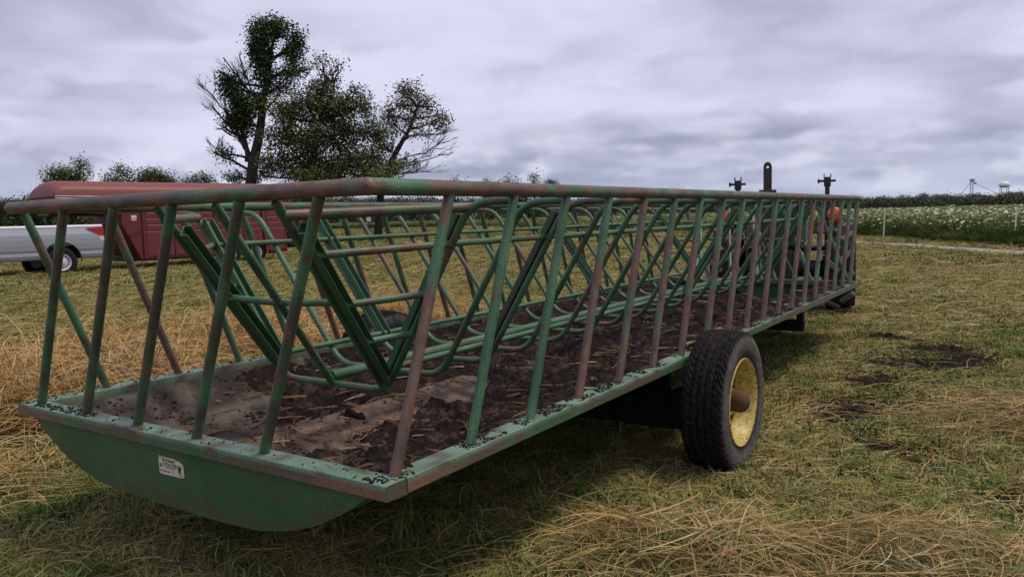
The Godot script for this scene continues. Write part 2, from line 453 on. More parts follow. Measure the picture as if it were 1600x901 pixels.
func feeder_wagon() -> void:
	var W := thing("feeder_wagon", "long green cattle feeder wagon with slanted bars and a rusty top rail", "feeder wagon", Vector3.ZERO)
	# trough shell, two skins 5 mm apart
	var mb := MB.new()
	var prof := trough_profile()
	for skin in [0.0, -0.005]:
		var rows := []
		for i in 131:
			var z := lerpf(-0.03, -LEN + 0.03, i / 130.0)
			rows.append(prof.map(func(q): return Vector3(q.x, q.y + skin, z)))
		if skin == 0.0:
			mb.grid(rows, func(p, _t):
				var a := n_wear.get_noise_3dv(p * 5.0) + 0.4 * n_fine.get_noise_3dv(p * 22.0)
				return Color(0.128, 0.108, 0.092).lerp(Color(0.052, 0.042, 0.037), smooth(-0.25, 0.15, a)), false, true)
		else:
			mb.grid(rows, func(p, _t): return wear(p, -0.3, 0.2))
	part("trough", mb, M.metal_floor, W)
	# floor sheet laid over the trough bottom, its left edge shows as a long seam
	mb = MB.new()
	var rows2 := []
	for i in 131:
		var z := lerpf(-0.035, -LEN + 0.035, i / 130.0)
		var row := []
		for k in 26:
			var x := lerpf(-0.30, 0.72, k / 25.0)
			row.append(Vector3(x, F - half_depth(x) + sheet_lift(x), z))
		row.push_front(Vector3(-0.301, F - half_depth(0.3) + 0.001, z))
		rows2.append(row)
	mb.grid(rows2, func(p, _t):
		var a := n_wear.get_noise_3dv(p * 6.0) + 0.4 * n_fine.get_noise_3dv(p * 22.0)
		return Color(0.165, 0.115, 0.088).lerp(Color(0.070, 0.052, 0.044), smooth(-0.2, 0.3, a)), false, true)
	part("floor_sheet", mb, M.metal_floor, W)
	# end panels
	for e in 2:
		mb = MB.new()
		var zc := -0.022 if e == 0 else -LEN + 0.022
		var rows := []
		for i in 41:
			var q: Vector2 = prof[i]
			var row := []
			for k in 9:
				row.append(Vector3(q.x, lerpf(q.y - 0.006, F - 0.012, k / 8.0), zc))
			rows.append(row)
		var cf := func(p, _t):
			var a := n_wear.get_noise_3dv(p * 3.0) + 0.45 * n_fine.get_noise_3dv(p * 30.0)
			var g := Color(0.030, 0.100, 0.036).lerp(Color(0.046, 0.128, 0.052), clampf(0.5 + 1.2 * a, 0, 1))
			var edge: float = 0.10 - absf(p.y - (F - half_depth(p.x)))
			return g.lerp(Color(0.075, 0.060, 0.045), 0.8 * smooth(0.30, 0.65, n_fine.get_noise_3dv(p * 34.0) + maxf(0.0, edge) * 4.5))
		mb.grid(rows, cf)
		var rowsb := []
		for r0 in rows:
			rowsb.append(r0.map(func(q): return q + Vector3(0, 0, -0.006 if e == 0 else 0.006)))
		mb.grid(rowsb, cf)
		var o := part("end_panel", mb, M.paint, W)
		if e == 0: sticker(o, zc + 0.0015)
	# flange of the trough: four box sections mitred by butting
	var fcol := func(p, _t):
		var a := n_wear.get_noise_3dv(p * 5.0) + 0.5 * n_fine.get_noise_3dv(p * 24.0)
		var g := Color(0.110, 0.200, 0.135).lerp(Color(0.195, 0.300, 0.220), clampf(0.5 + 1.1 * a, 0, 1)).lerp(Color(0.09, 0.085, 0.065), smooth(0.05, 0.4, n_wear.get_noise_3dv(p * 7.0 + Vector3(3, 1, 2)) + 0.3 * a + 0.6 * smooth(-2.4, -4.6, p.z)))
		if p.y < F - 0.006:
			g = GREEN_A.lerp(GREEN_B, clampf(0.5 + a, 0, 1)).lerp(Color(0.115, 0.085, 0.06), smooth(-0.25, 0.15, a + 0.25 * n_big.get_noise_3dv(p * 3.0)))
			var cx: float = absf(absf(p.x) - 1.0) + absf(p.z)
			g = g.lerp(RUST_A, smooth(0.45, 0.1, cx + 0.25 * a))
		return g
	for sd in [[Vector3(-1, 0, 0), Vector3(1, 0, 0), Vector3(0, 0, -1)], [Vector3(-1, 0, -LEN), Vector3(1, 0, -LEN), Vector3(0, 0, 1)], [Vector3(1, 0, -0.082), Vector3(1, 0, -LEN + 0.082), Vector3(-1, 0, 0)], [Vector3(-1, 0, -0.082), Vector3(-1, 0, -LEN + 0.082), Vector3(1, 0, 0)]]:
		mb = MB.new()
		var inn: Vector3 = sd[2]
		var L0: float = sd[0].distance_to(sd[1])
		var K := int(L0 / 0.05)
		var rows := []
		for i in K + 1:
			var p: Vector3 = sd[0].lerp(sd[1], float(i) / K) + Vector3(0, F, 0)
			var row := []
			for q in [[0.0, -0.042], [0.0, -0.02], [0.0, -0.004], [0.002, -0.0008], [0.006, 0.0], [0.022, 0.0], [0.04, 0.0], [0.06, 0.0], [0.076, 0.0], [0.080, -0.004], [0.080, -0.045]]:
				row.append(p + inn * q[0] + Vector3(0, q[1], 0))
			rows.append(row)
		var up_first: Vector3 = (rows[1][5] - rows[0][5]).cross(rows[0][6] - rows[0][5])
		mb.grid(rows, fcol, false, up_first.y < 0)
		for e in [0, K]:
			var q0 = rows[e]
			var oo: Vector3 = (sd[0] - sd[1]).normalized() * (1.0 if e == 0 else -1.0)
			mb.quad(q0[0], q0[3], q0[8], q0[10], Color(0.1, 0.09, 0.06), oo)
		mb.quad(rows[0][0], rows[K][0], rows[K][10], rows[0][10], GREEN_A, Vector3.DOWN)
		part("flange", mb, M.paint, W)
	# top rail: four pipes welded at the corners
	var X := 0.962
	var zn := -0.02; var zf := -LEN - 0.07
	var yr := F + RAIL
	for sd in [[Vector3(-X, yr, zn), Vector3(X, yr, zn), 0.22], [Vector3(X, yr, zn), Vector3(X, yr, zf), 0.10], [Vector3(X, yr, zf), Vector3(-X, yr, zf), 0.1], [Vector3(-X, yr, zf), Vector3(-X, yr, zn), 0.05]]:
		mb = MB.new()
		var bias: float = sd[2]
		mb.tube(dense([sd[0], sd[1]], 0.04), 0.0235, 14, func(p, _t): return wear(p, bias + 0.12 * n_big.get_noise_3dv(p * 2.0), 0.32))
		part("top_rail", mb, M.paint, W)
		mb = MB.new()
		mb.lathe(sd[0], Vector3.UP, [Vector2(0.0, -0.0245), Vector2(0.012, -0.0215), Vector2(0.0205, -0.0125), Vector2(0.0245, 0.0), Vector2(0.0205, 0.0125), Vector2(0.012, 0.0215), Vector2(0.0, 0.0245)], 14, func(p, _t): return wear(p, 0.3, 0.3))
		part("weld", mb, M.paint, W)
	# slanted bars along both sides, at the ends too
	var by := yr - 0.018
	for sgn in [1.0, -1.0]:
		for i in 19:
			var z0 := -0.079 - SP * i
			var z1 := z0 - 0.275
			if sgn < 0:   # the other side slants the other way
				z0 = -0.345 - SP * i; z1 = z0 + 0.28
			if z0 < -LEN + 0.03: continue
			var idx := i
			var sg: float = sgn
			var cf := func(p, t):
				if sg < 0:
					return wear(p, 0.02 + (0.2 if idx % 3 == 1 else -0.18), 0.25)
				var bias := -0.35
				if idx == 0: bias = 0.42 if t < 0.62 else -0.12 + 0.2 * (1.0 - t)
				elif idx < 3: bias = -0.42
				elif idx < 13: bias = 0.34 - smooth(0.5, 0.85, t + 0.1 * n_big.get_noise_1d(idx * 7.0)) * 0.55
				else: bias = 0.12 - 0.3 * smooth(0.6, 0.9, t)
				return wear(p, bias, 0.18 if t < 0.12 else 0.0)
			bar("slant_bar", Vector3(0.957 * sgn, F - 0.004, z0), Vector3(0.961 * sgn, by, z1), 0.0168, W, cf)
	for e in 2:
		for i in 5:
			var x0 := -0.895 + 0.3388 * i
			var x1 := x0 + 0.333 - 0.0032 * i
			var z := -0.043 if e == 0 else -LEN + 0.043
			var zt := zn if e == 0 else zf
			if e == 1:
				x0 = -x0; x1 = -x1
			bar("slant_bar", Vector3(x0, F - 0.004, z), Vector3(x1, by, zt), 0.0168, W, func(p, _t): return wear(p, -0.16, 0.52))
	rack(W, X, zn, zf, yr)
	chassis(W)
func sticker(parent: Node, z: float) -> void:
	var mb := MB.new()
	var y0 := F - 0.141
	var poly := PackedVector2Array([Vector2(-0.062, y0 + 0.004), Vector2(-0.055, y0), Vector2(0.07, y0 + 0.002), Vector2(0.078, y0 + 0.008), Vector2(0.076, y0 + 0.040), Vector2(0.071, y0 + 0.050), Vector2(0.056, y0 + 0.055), Vector2(0.043, y0 + 0.058), Vector2(0.036, y0 + 0.0565), Vector2(0.03, y0 + 0.060), Vector2(-0.02, y0 + 0.0605), Vector2(-0.036, y0 + 0.059), Vector2(-0.041, y0 + 0.062), Vector2(-0.05, y0 + 0.058), Vector2(-0.064, y0 + 0.0625), Vector2(-0.060, y0 + 0.055), Vector2(-0.0645, y0 + 0.05)])
	mb.prism(poly, Transform3D(Basis(), Vector3(0, 0, z)), 0.0012)
	var s := part("sticker", mb, M.sticker, parent)
	s.set_meta("label", "torn cream maker's sticker with black lettering on the end panel")
	var zt := z + 0.0016
	for tx in [["\"Well Built\"", 0.011, Vector2(-0.008, y0 + 0.050), "Droid Serif", 0], ["STOLTZFUS", 0.0165, Vector2(0.012, y0 + 0.0345), "Droid Sans", 800]]:
		var f := SystemFont.new()
		f.font_names = PackedStringArray([tx[3]])
		f.font_weight = 700
		var tm := TextMesh.new()
		tm.text = tx[0]; tm.font = f; tm.font_size = 32; tm.pixel_size = tx[1] / 26.0; tm.depth = 0.0004
		var o := part("lettering", tm, M.ink, s)
		o.position = Vector3(tx[2].x, tx[2].y, zt)
	mb = MB.new()
	for q in [[-0.052, 0.030, 0.008, 0.012], [0.053, 0.026, 0.013, 0.016], [0.0, 0.0235, 0.04, 0.0015], [0.018, 0.018, 0.0015, 0.016], [0.056, 0.010, 0.032, 0.0012], [0.058, 0.015, 0.002, 0.014], [0.05, 0.0175, 0.014, 0.002], [0.064, 0.0055, 0.018, 0.001]]:
		mb.box(Vector3(q[0], y0 + q[1], zt), Vector3(q[2], q[3], 0.0005), Color.WHITE, Basis(), 0.0001)
	for k in 11:   # a worn line of small print
		mb.box(Vector3(-0.056 + 0.0052 * k, y0 + 0.0125 - 0.0004 * (k % 2), zt), Vector3(0.0036 if k % 4 != 3 else 0.002, 0.0045 if k % 4 != 3 else 0.001, 0.0005), Color.WHITE, Basis(), 0.0001)
	part("small_print", mb, M.ink, s).set_meta("kind", "stuff")
func channel(mb: MB, a: Vector3, d: Vector3, inward: Vector3, shift: Vector3, col: Color) -> void:
	# a U channel welded along the inner side of a bar: web and two lips
	var ax := (d - a).normalized()
	var y := (inward - ax * inward.dot(ax)).normalized()
	var z := ax.cross(y)
	var bs := Basis(ax, y, z)
	var ln := a.distance_to(d)
	var m := (a + d) * 0.5 + shift + y * 0.021
	mb.box(m, Vector3(ln, 0.005, 0.046), col, bs, 0.001)
	for s in [-1.0, 1.0]:
		mb.box(m + y * 0.0145 + z * 0.0205 * s, Vector3(ln, 0.024, 0.005), col.lerp(GREEN_B, 0.35), bs, 0.001)
func rack(W: Node, X: float, zn: float, zf: float, yr: float) -> void:
	# cross-section of a hoop: rail, level arm, slope, level bottom, slope, level arm, rail
	var b := 0.30; var hb := F + 0.03; var ht := yr - 0.0235 - 0.010; var xt := 0.775; var dz := 0.055
	var zs := -0.76; var step := 0.3333
	var at := func(fr: float, sgn: float, z: float) -> Vector3:
		return Vector3(sgn * lerpf(b, xt, fr), lerpf(hb, ht, fr), z + dz * fr)
	for k in 16:
		var z := zs - step * k
		var pts := [Vector3(-X + 0.004, ht, z + dz), Vector3(-xt, ht, z + dz), Vector3(-b, hb, z), Vector3(b, hb, z), Vector3(xt, ht, z + dz), Vector3(X - 0.004, ht, z + dz)]
		pipe("rack_hoop", fillet(pts, 0.085, 7), 0.0142, W, -0.22 + (0.1 if k % 4 == 3 else 0.0), 0.12)
		if k in [0, 2, 9, 15]:
			for s in [-1.0, 1.0]:
				var a: Vector3 = at.call(0.07, s, z)
				var d: Vector3 = at.call(0.93, s, z)
				var mb := MB.new()
				channel(mb, a, d, Vector3(-s * 0.80, 0.55, 0.0).normalized(), Vector3(0, 0, -0.012 if k != 15 else 0.012), Color(0.045, 0.04, 0.034) if k == 2 and s > 0 else GREEN_A)
				part("rack_channel", mb, M.paint, W)
	# sloping ends
	for e in 2:
		var zb := zs if e == 0 else zs - step * 15
		var zt := zn - 0.012 if e == 0 else zf + 0.012
		var sl := 0.30 if e == 0 else -0.30   # the end bars slant sideways like the fence bars
		var bots := [-0.29, 0.0, 0.29]
		var tops := [-0.29 + sl, 0.012 + sl, 0.29 + sl]
		for i in 3:
			pipe("rack_end_bar", [Vector3(tops[i], ht + 0.004, zt), Vector3(bots[i], hb, zb)], 0.0150, W, -0.28, 0.2)
		var hip := func(fr: float, i: int) -> Vector3:
			return Vector3(bots[i], hb, zb).lerp(Vector3(tops[i], ht, zt), fr)
		# angle irons behind the hip bars
		for i in [0, 2]:
			var a: Vector3 = hip.call(0.08, i)
			var d: Vector3 = hip.call(0.90, i)
			var mb := MB.new()
			channel(mb, a, d, Vector3(0.9 if e == 0 else -0.9, 0.1, -0.35 if e == 0 else 0.35).normalized(), Vector3(0, 0, -0.006 if e == 0 else 0.006), GREEN_A)
			part("rack_channel", mb, M.paint, W)
		# rungs between hip and first hoop, and across the sloping end
		for i in [0, 2]:
			var s := -1.0 if i == 0 else 1.0
			for q in [[0.975, 0.0175, 0.12], [0.80, 0.0135, -0.1], [0.55, 0.0130, 0.0], [0.335, 0.0125, -0.3]]:
				pipe("rack_rung", [hip.call(q[0] - 0.02, i), at.call(q[0], s, zb)], q[1], W, q[2], 0.2)
		pipe("rack_rung", fillet([hip.call(0.55, 0), hip.call(0.53, 1), hip.call(0.55, 2)], 0.1), 0.0125, W, -0.2, 0.2)
	# pipes that run the length of the rack
	var z1 := zs - step * 15 - 0.03
	for s in [-1.0, 1.0]:
		pipe("rack_rail", [at.call(0.80, s, zs) + Vector3(-0.026 * s, 0, 0), at.call(0.80, s, z1) + Vector3(-0.026 * s, 0, 0)], 0.0122, W, -0.3, 0.0, 0.08)
		pipe("rack_rail", [at.call(0.13, s, zs) + Vector3(-0.024 * s, 0.004, 0), at.call(0.13, s, z1 - 0.12) + Vector3(-0.024 * s, 0.004, 0)], 0.0122, W, -0.3, 0.1, 0.08)
	pipe("rack_spine", [Vector3(0, hb + 0.032, zs + 0.005), Vector3(0, hb + 0.032, z1)], 0.022, W, -0.4, 0.1, 0.08)
func chassis(W: Node) -> void:
	for s in [-1.0, 1.0]:
		var mb := MB.new()
		mb.box(Vector3(0.34 * s, F - 0.245 - 0.054, -3.2), Vector3(0.06, 0.10, 5.7), Color.WHITE, Basis(), 0.004)
		part("frame_rail", mb, M.chassis, W)
	var mb := MB.new()
	mb.box(Vector3(0, 0.225, -2.25), Vector3(1.78, 0.10, 0.12), Color.WHITE, Basis(), 0.006)
	for s in [-1.0, 1.0]:
		mb.box(Vector3(0.90 * s, 0.275, -2.25), Vector3(0.06, 0.19, 0.13), Color.WHITE, Basis(), 0.006)
		mb.lathe(Vector3(0.92 * s, 0.335, -2.25), Vector3(s, 0, 0), [Vector2(0.0, 0.0), Vector2(0.038, 0.0), Vector2(0.036, 0.22), Vector2(0.0, 0.22)], 16)
		mb.prism(PackedVector2Array([Vector2(0.45, 0.275), Vector2(0.87, 0.275), Vector2(0.87, 0.50), Vector2(0.70, 0.385)] if s > 0 else [Vector2(-0.45, 0.275), Vector2(-0.70, 0.385), Vector2(-0.87, 0.50), Vector2(-0.87, 0.275)]), Transform3D(Basis(), Vector3(0, 0, -2.21)), 0.012)
	part("axle", mb, M.chassis, W)
	for z in [-0.8, -4.0, -5.4]:
		mb = MB.new()
		mb.box(Vector3(0, 0.272, z), Vector3(1.5 if z < -5 else 0.62, 0.09, 0.08), Color.WHITE, Basis(), 0.004)
		if z < -5:
			for s in [-1.0, 1.0]:
				mb.box(Vector3(0.72 * s, 0.36, z), Vector3(0.05, 0.11, 0.08), Color.WHITE, Basis(), 0.004)
		part("cross_member", mb, M.chassis, W)
	mb = MB.new()
	mb.tube([Vector3(-0.34, 0.27, -6.02), Vector3(-0.06, 0.31, -7.35), Vector3(-0.045, 0.32, -7.75)], 0.045, 8)
	mb.tube([Vector3(0.34, 0.27, -6.02), Vector3(0.02, 0.31, -7.35), Vector3(-0.01, 0.32, -7.75)], 0.045, 8)
	part("tongue", mb, M.chassis, W)
	wheel(W, Vector3(1.13, 0.338, -2.25), 1.0, 0.345, 0.215, 0.205)
	wheel(W, Vector3(-1.13, 0.338, -2.25), -1.0, 0.345, 0.215, 0.205)

# ------------------------------------------------------------------ what lies in the trough
func dung_height(x: float, z: float) -> float:
	var a := n_wear.get_noise_3d(x * 3.0, 7.0, z * 2.2) * 0.65 + n_big.get_noise_3d(x * 9.0, 3.0, z * 7.0) * 0.3 + n_fine.get_noise_3d(x * 26.0, 1.0, z * 26.0) * 0.34 + n_fine.get_noise_3d(x * 60.0, 5.0, z * 60.0) * 0.12
	var right := smooth(-0.1, 0.75, x)
	var far := smooth(-0.6, -2.2, z)
	var base := -0.012 + 0.055 * right + 0.045 * far
	# bare patches: the near left corner, and beside the seam
	base -= 0.06 * smooth(0.62, 0.2, Vector2((x + 0.72) * 0.9, (z + 0.42) * 0.8).length())
	base += 0.03 * smooth(-0.28, -0.34, x) * smooth(-0.3, -0.6, z)
	base -= 0.075 * smooth(0.20, 0.10, absf(x + 0.16)) * smooth(-3.6, -1.0, z) * (1.0 if z > -1.0 else smooth(-0.3, 0.2, n_big.get_noise_1d(z * 4.0)))
	var h := base + 0.085 * a
	return h * smooth(0.95, 0.80, absf(x)) + (0.0 if absf(x) < 0.8 else -0.004)
func trough_contents() -> void:
	var mb := MB.new()
	var nx := 150; var nz := 520
	var hs := PackedFloat32Array()
	for i in nz + 1:
		for k in nx + 1:
			hs.append(dung_height(lerpf(-0.94, 0.94, float(k) / nx), lerpf(-0.035, -LEN + 0.035, float(i) / nz)))
	var ids := PackedInt32Array()
	ids.resize(hs.size()); ids.fill(-1)
	for i in nz:
		for k in nx:
			var q := [i * (nx + 1) + k, i * (nx + 1) + k + 1, (i + 1) * (nx + 1) + k + 1, (i + 1) * (nx + 1) + k]
			if maxf(maxf(hs[q[0]], hs[q[1]]), maxf(hs[q[2]], hs[q[3]])) <= 0.0: continue
			for j in q:
				if ids[j] < 0:
					var ii: int = j / (nx + 1); var kk: int = j % (nx + 1)
					var x := lerpf(-0.94, 0.94, float(kk) / nx); var z := lerpf(-0.035, -LEN + 0.035, float(ii) / nz)
					var hx := hs[mini(j + 1, hs.size() - 1)] - hs[maxi(j - 1, 0)]
					var hz := hs[mini(j + nx + 1, hs.size() - 1)] - hs[maxi(j - nx - 1, 0)]
					var sheet := sheet_lift(x)
					var p := Vector3(x, F - half_depth(x) + sheet + maxf(hs[j], -0.008) * 1.15, z)
					var f := n_fine.get_noise_3dv(p * 40.0)
					var g := n_wear.get_noise_3dv(p * 7.0)
					var col := Color(0.016, 0.012, 0.012).lerp(Color(0.042, 0.030, 0.027), clampf(0.4 + 0.7 * f + 0.5 * g, 0, 1))
					col = col.lerp(Color(0.090, 0.055, 0.042), smooth(0.2, 0.6, g + 0.5 * f))
					ids[j] = mb.vert(p, Vector3(-hx / 0.025, 1.0, hz / 0.025).normalized(), col)
			mb.face(ids[q[0]], ids[q[1]], ids[q[2]]); mb.face(ids[q[0]], ids[q[2]], ids[q[3]])
	var o := part("trampled_manure", mb, M.dung)
	tag(o, "dark trampled manure and feed residue caked in the wagon trough", "manure", "", "stuff")
	# crumbs on the flange and floor
	var clod := MB.new()
	var rows := []
	for i in 5:
		var row := []
		for k in 7:
			var la := -PI / 2 + PI * i / 4.0
			row.append(Vector3(cos(TAU * k / 7) * cos(la), sin(la) * 0.6, sin(TAU * k / 7) * cos(la)) * (0.7 + 0.5 * absf(sin(k * 2.3 + i * 1.7))))
		rows.append(row)
	clod.grid(rows, Color.WHITE, true, true)
	var buf := PackedFloat32Array()
	for i in 9000:
		var z := -rng.randf() * LEN
		var x := 0.958 + rnd(-0.034, 0.036)
		if i % 6 == 0: x = -x
		if i % 6 == 1:
			z = -rnd(0.008, 0.07); x = rnd(-0.98, 0.98)
			if x > -0.5 and rng.randf() < 0.9: continue
		if n_big.get_noise_2d(x * 9.0, z * 9.0) < -0.12: continue
		if i % 6 > 1 and n_wear.get_noise_2d(z * 3.0, 4.0) < -0.2 and z > -2.5: continue
		var s := rnd(0.0012, 0.0036) * (1.9 if rng.randf() < 0.06 else 1.0)
		inst(buf, Vector3(x, F + s * 0.3, z), rnd(0, TAU), s * 1.3, s, Color(0.02, 0.016, 0.014))
	for i in 12000:
		var z := -pow(rng.randf(), 1.4) * (LEN - 0.2) - 0.08; var x := rnd(-0.9, 0.9)
		if n_big.get_noise_2d(x * 7.0, z * 7.0) + 0.6 * n_fine.get_noise_2d(x * 24.0, z * 24.0) < 0.16: continue
		var s := rnd(0.0015, 0.006)
		var sheet := sheet_lift(x)
		inst(buf, Vector3(x, F - half_depth(x) + sheet + maxf(0.0, dung_height(x, z)) * 1.15 + s * 0.3, z), rnd(0, TAU), s * 1.3, s, Color(0.028, 0.021, 0.018))
	tag(many("dried_crumbs", clod.mesh(), M.plain, buf), "dark dried crumbs scattered along the trough flange and floor", "debris", "", "stuff")
	# straw lying on the manure
	var st := MB.new()
	for k in 3:
		var a := Vector3(rnd(-0.5, -0.3), 0.02, rnd(-0.2, 0.2)); var b := Vector3(rnd(-0.1, 0.1), 0.06, rnd(-0.1, 0.1)); var d := Vector3(rnd(0.3, 0.5), 0.01, rnd(-0.2, 0.2))
		var path := []
		for j in 6:
			var s := j / 5.0
			path.append(a.lerp(b, s).lerp(b.lerp(d, s), s))
		st.tube(path, 0.012, 4, Color.WHITE, 0.006, false)
	buf = PackedFloat32Array()
	for i in 1900:
		var z := -pow(rng.randf(), 1.3) * (LEN - 0.2) - 0.1; var x := rnd(-0.85, 0.9)
		var cl := n_big.get_noise_2d(x * 5.0 + 40.0, z * 5.0)
		if cl < 0.12 and rng.randf() < 0.85: continue
		var s := rnd(0.08, 0.2)
		var col := Color(0.24, 0.15, 0.085).lerp(Color(0.12, 0.07, 0.045), rng.randf())
		if rng.randf() < 0.1: col = Color(0.42, 0.34, 0.24)
		var sheet := sheet_lift(x)
		inst(buf, Vector3(x, F - half_depth(x) + sheet + maxf(0.0, dung_height(x, z)) * 1.15 + 0.003, z), rnd(0, TAU), s, s, col)
	tag(many("straw_bits", st.mesh(), M.grass, buf), "bits of brown straw lying in the wagon trough", "straw", "", "stuff")

# ------------------------------------------------------------------ tractor
func rot_box(mb: MB, c: Vector3, s: Vector3, col := Color.WHITE, ch := 0.01, b := Basis()) -> void:
	mb.box(c, s, col, b, ch)
func simple_wheel(parent: Node, at: Vector3, R: float, wid: float, rr: float, tyre_mat: Material, rim_mat: Material, holes := 0, called := "wheel") -> Node3D:
	var w := Node3D.new()
	w.name = called
	parent.add_child(w, true)
	w.position = at
	var hw := wid / 2
	var mb := MB.new()
	mb.lathe(Vector3.ZERO, Vector3(0, 0, 1), [Vector2(rr, -hw * 0.75), Vector2(rr * 1.1, -hw * 0.95), Vector2(lerpf(rr, R, 0.55), -hw), Vector2(R * 0.965, -hw * 0.9), Vector2(R, -hw * 0.7), Vector2(R, -hw * 0.3), Vector2(R - 0.01, -hw * 0.27), Vector2(R - 0.01, hw * 0.27), Vector2(R, hw * 0.3), Vector2(R, hw * 0.7), Vector2(R * 0.965, hw * 0.9), Vector2(lerpf(rr, R, 0.55), hw), Vector2(rr * 1.1, hw * 0.95), Vector2(rr, hw * 0.75)], 48, Color(0.03, 0.029, 0.03))
	part("tyre", mb, tyre_mat, w)
	mb = MB.new()
	var x0 := hw * 0.75
	mb.lathe(Vector3.ZERO, Vector3(0, 0, 1), [Vector2(rr * 1.03, x0 - 0.01), Vector2(rr * 1.03, x0 + 0.01), Vector2(rr * 0.93, x0 + 0.005), Vector2(rr * 0.88, x0 - 0.04), Vector2(rr * 0.7, x0 - 0.03), Vector2(rr * 0.4, x0 - 0.012), Vector2(rr * 0.3, x0 + 0.01), Vector2(0.0, x0 + 0.014)], 40)
	var rim := part("rim", mb, rim_mat, w)
	if holes:
		mb = MB.new()
		for k in holes:
			var a := TAU * k / holes
			mb.lathe(Vector3(cos(a) * rr * 0.72, sin(a) * rr * 0.72, x0 - 0.034), Vector3(0, 0, 1), [Vector2(0.024, 0.0), Vector2(0.022, 0.006), Vector2(0.0, 0.006)], 10)
		part("vent_holes", mb, M.black_plastic, rim)
	return w
func tractor_wheel(parent: Node, at: Vector3, R: float, wid: float, rr: float, lugs: int) -> void:
	var w := Node3D.new()
	w.name = "wheel"
	parent.add_child(w, true)
	w.position = at
	var hw := wid / 2
	var mb := MB.new()
	var Rc := R - 0.04
	mb.lathe(Vector3.ZERO, Vector3.RIGHT, [Vector2(rr, -hw * 0.7), Vector2(rr * 1.12, -hw * 0.92), Vector2(lerpf(rr, Rc, 0.6), -hw), Vector2(Rc * 0.97, -hw * 0.9), Vector2(Rc, -hw * 0.5), Vector2(Rc, hw * 0.5), Vector2(Rc * 0.97, hw * 0.9), Vector2(lerpf(rr, Rc, 0.6), hw), Vector2(rr * 1.12, hw * 0.92), Vector2(rr, hw * 0.7)], 48)
	part("tyre", mb, M.tractor_tyre, w)
	var lug := MB.new()
	lug.box(Vector3.ZERO, Vector3(hw * 1.10, 0.060, 0.058), Color.WHITE, Basis(), 0.008)
	var lm := lug.mesh()
	for k in lugs:
		for s in [-1.0, 1.0]:
			var a := TAU * (k + (0.5 if s > 0 else 0.0)) / lugs
			var ra := Basis(Vector3.RIGHT, a)
			var b := ra * Basis(Vector3.UP, s * 0.75)
			piece("lug", lm, M.tractor_lug, w, Transform3D(b, ra * Vector3(s * hw * 0.46, Rc + 0.005, 0)))
	mb = MB.new()
	mb.lathe(Vector3.ZERO, Vector3.RIGHT, [Vector2(rr * 1.03, -hw * 0.7), Vector2(rr * 0.9, -hw * 0.5), Vector2(rr * 0.85, 0), Vector2(rr * 0.4, 0.02), Vector2(rr * 0.2, 0.05), Vector2(0.0, 0.05)], 32)
	part("rim", mb, M.tractor_green, w)
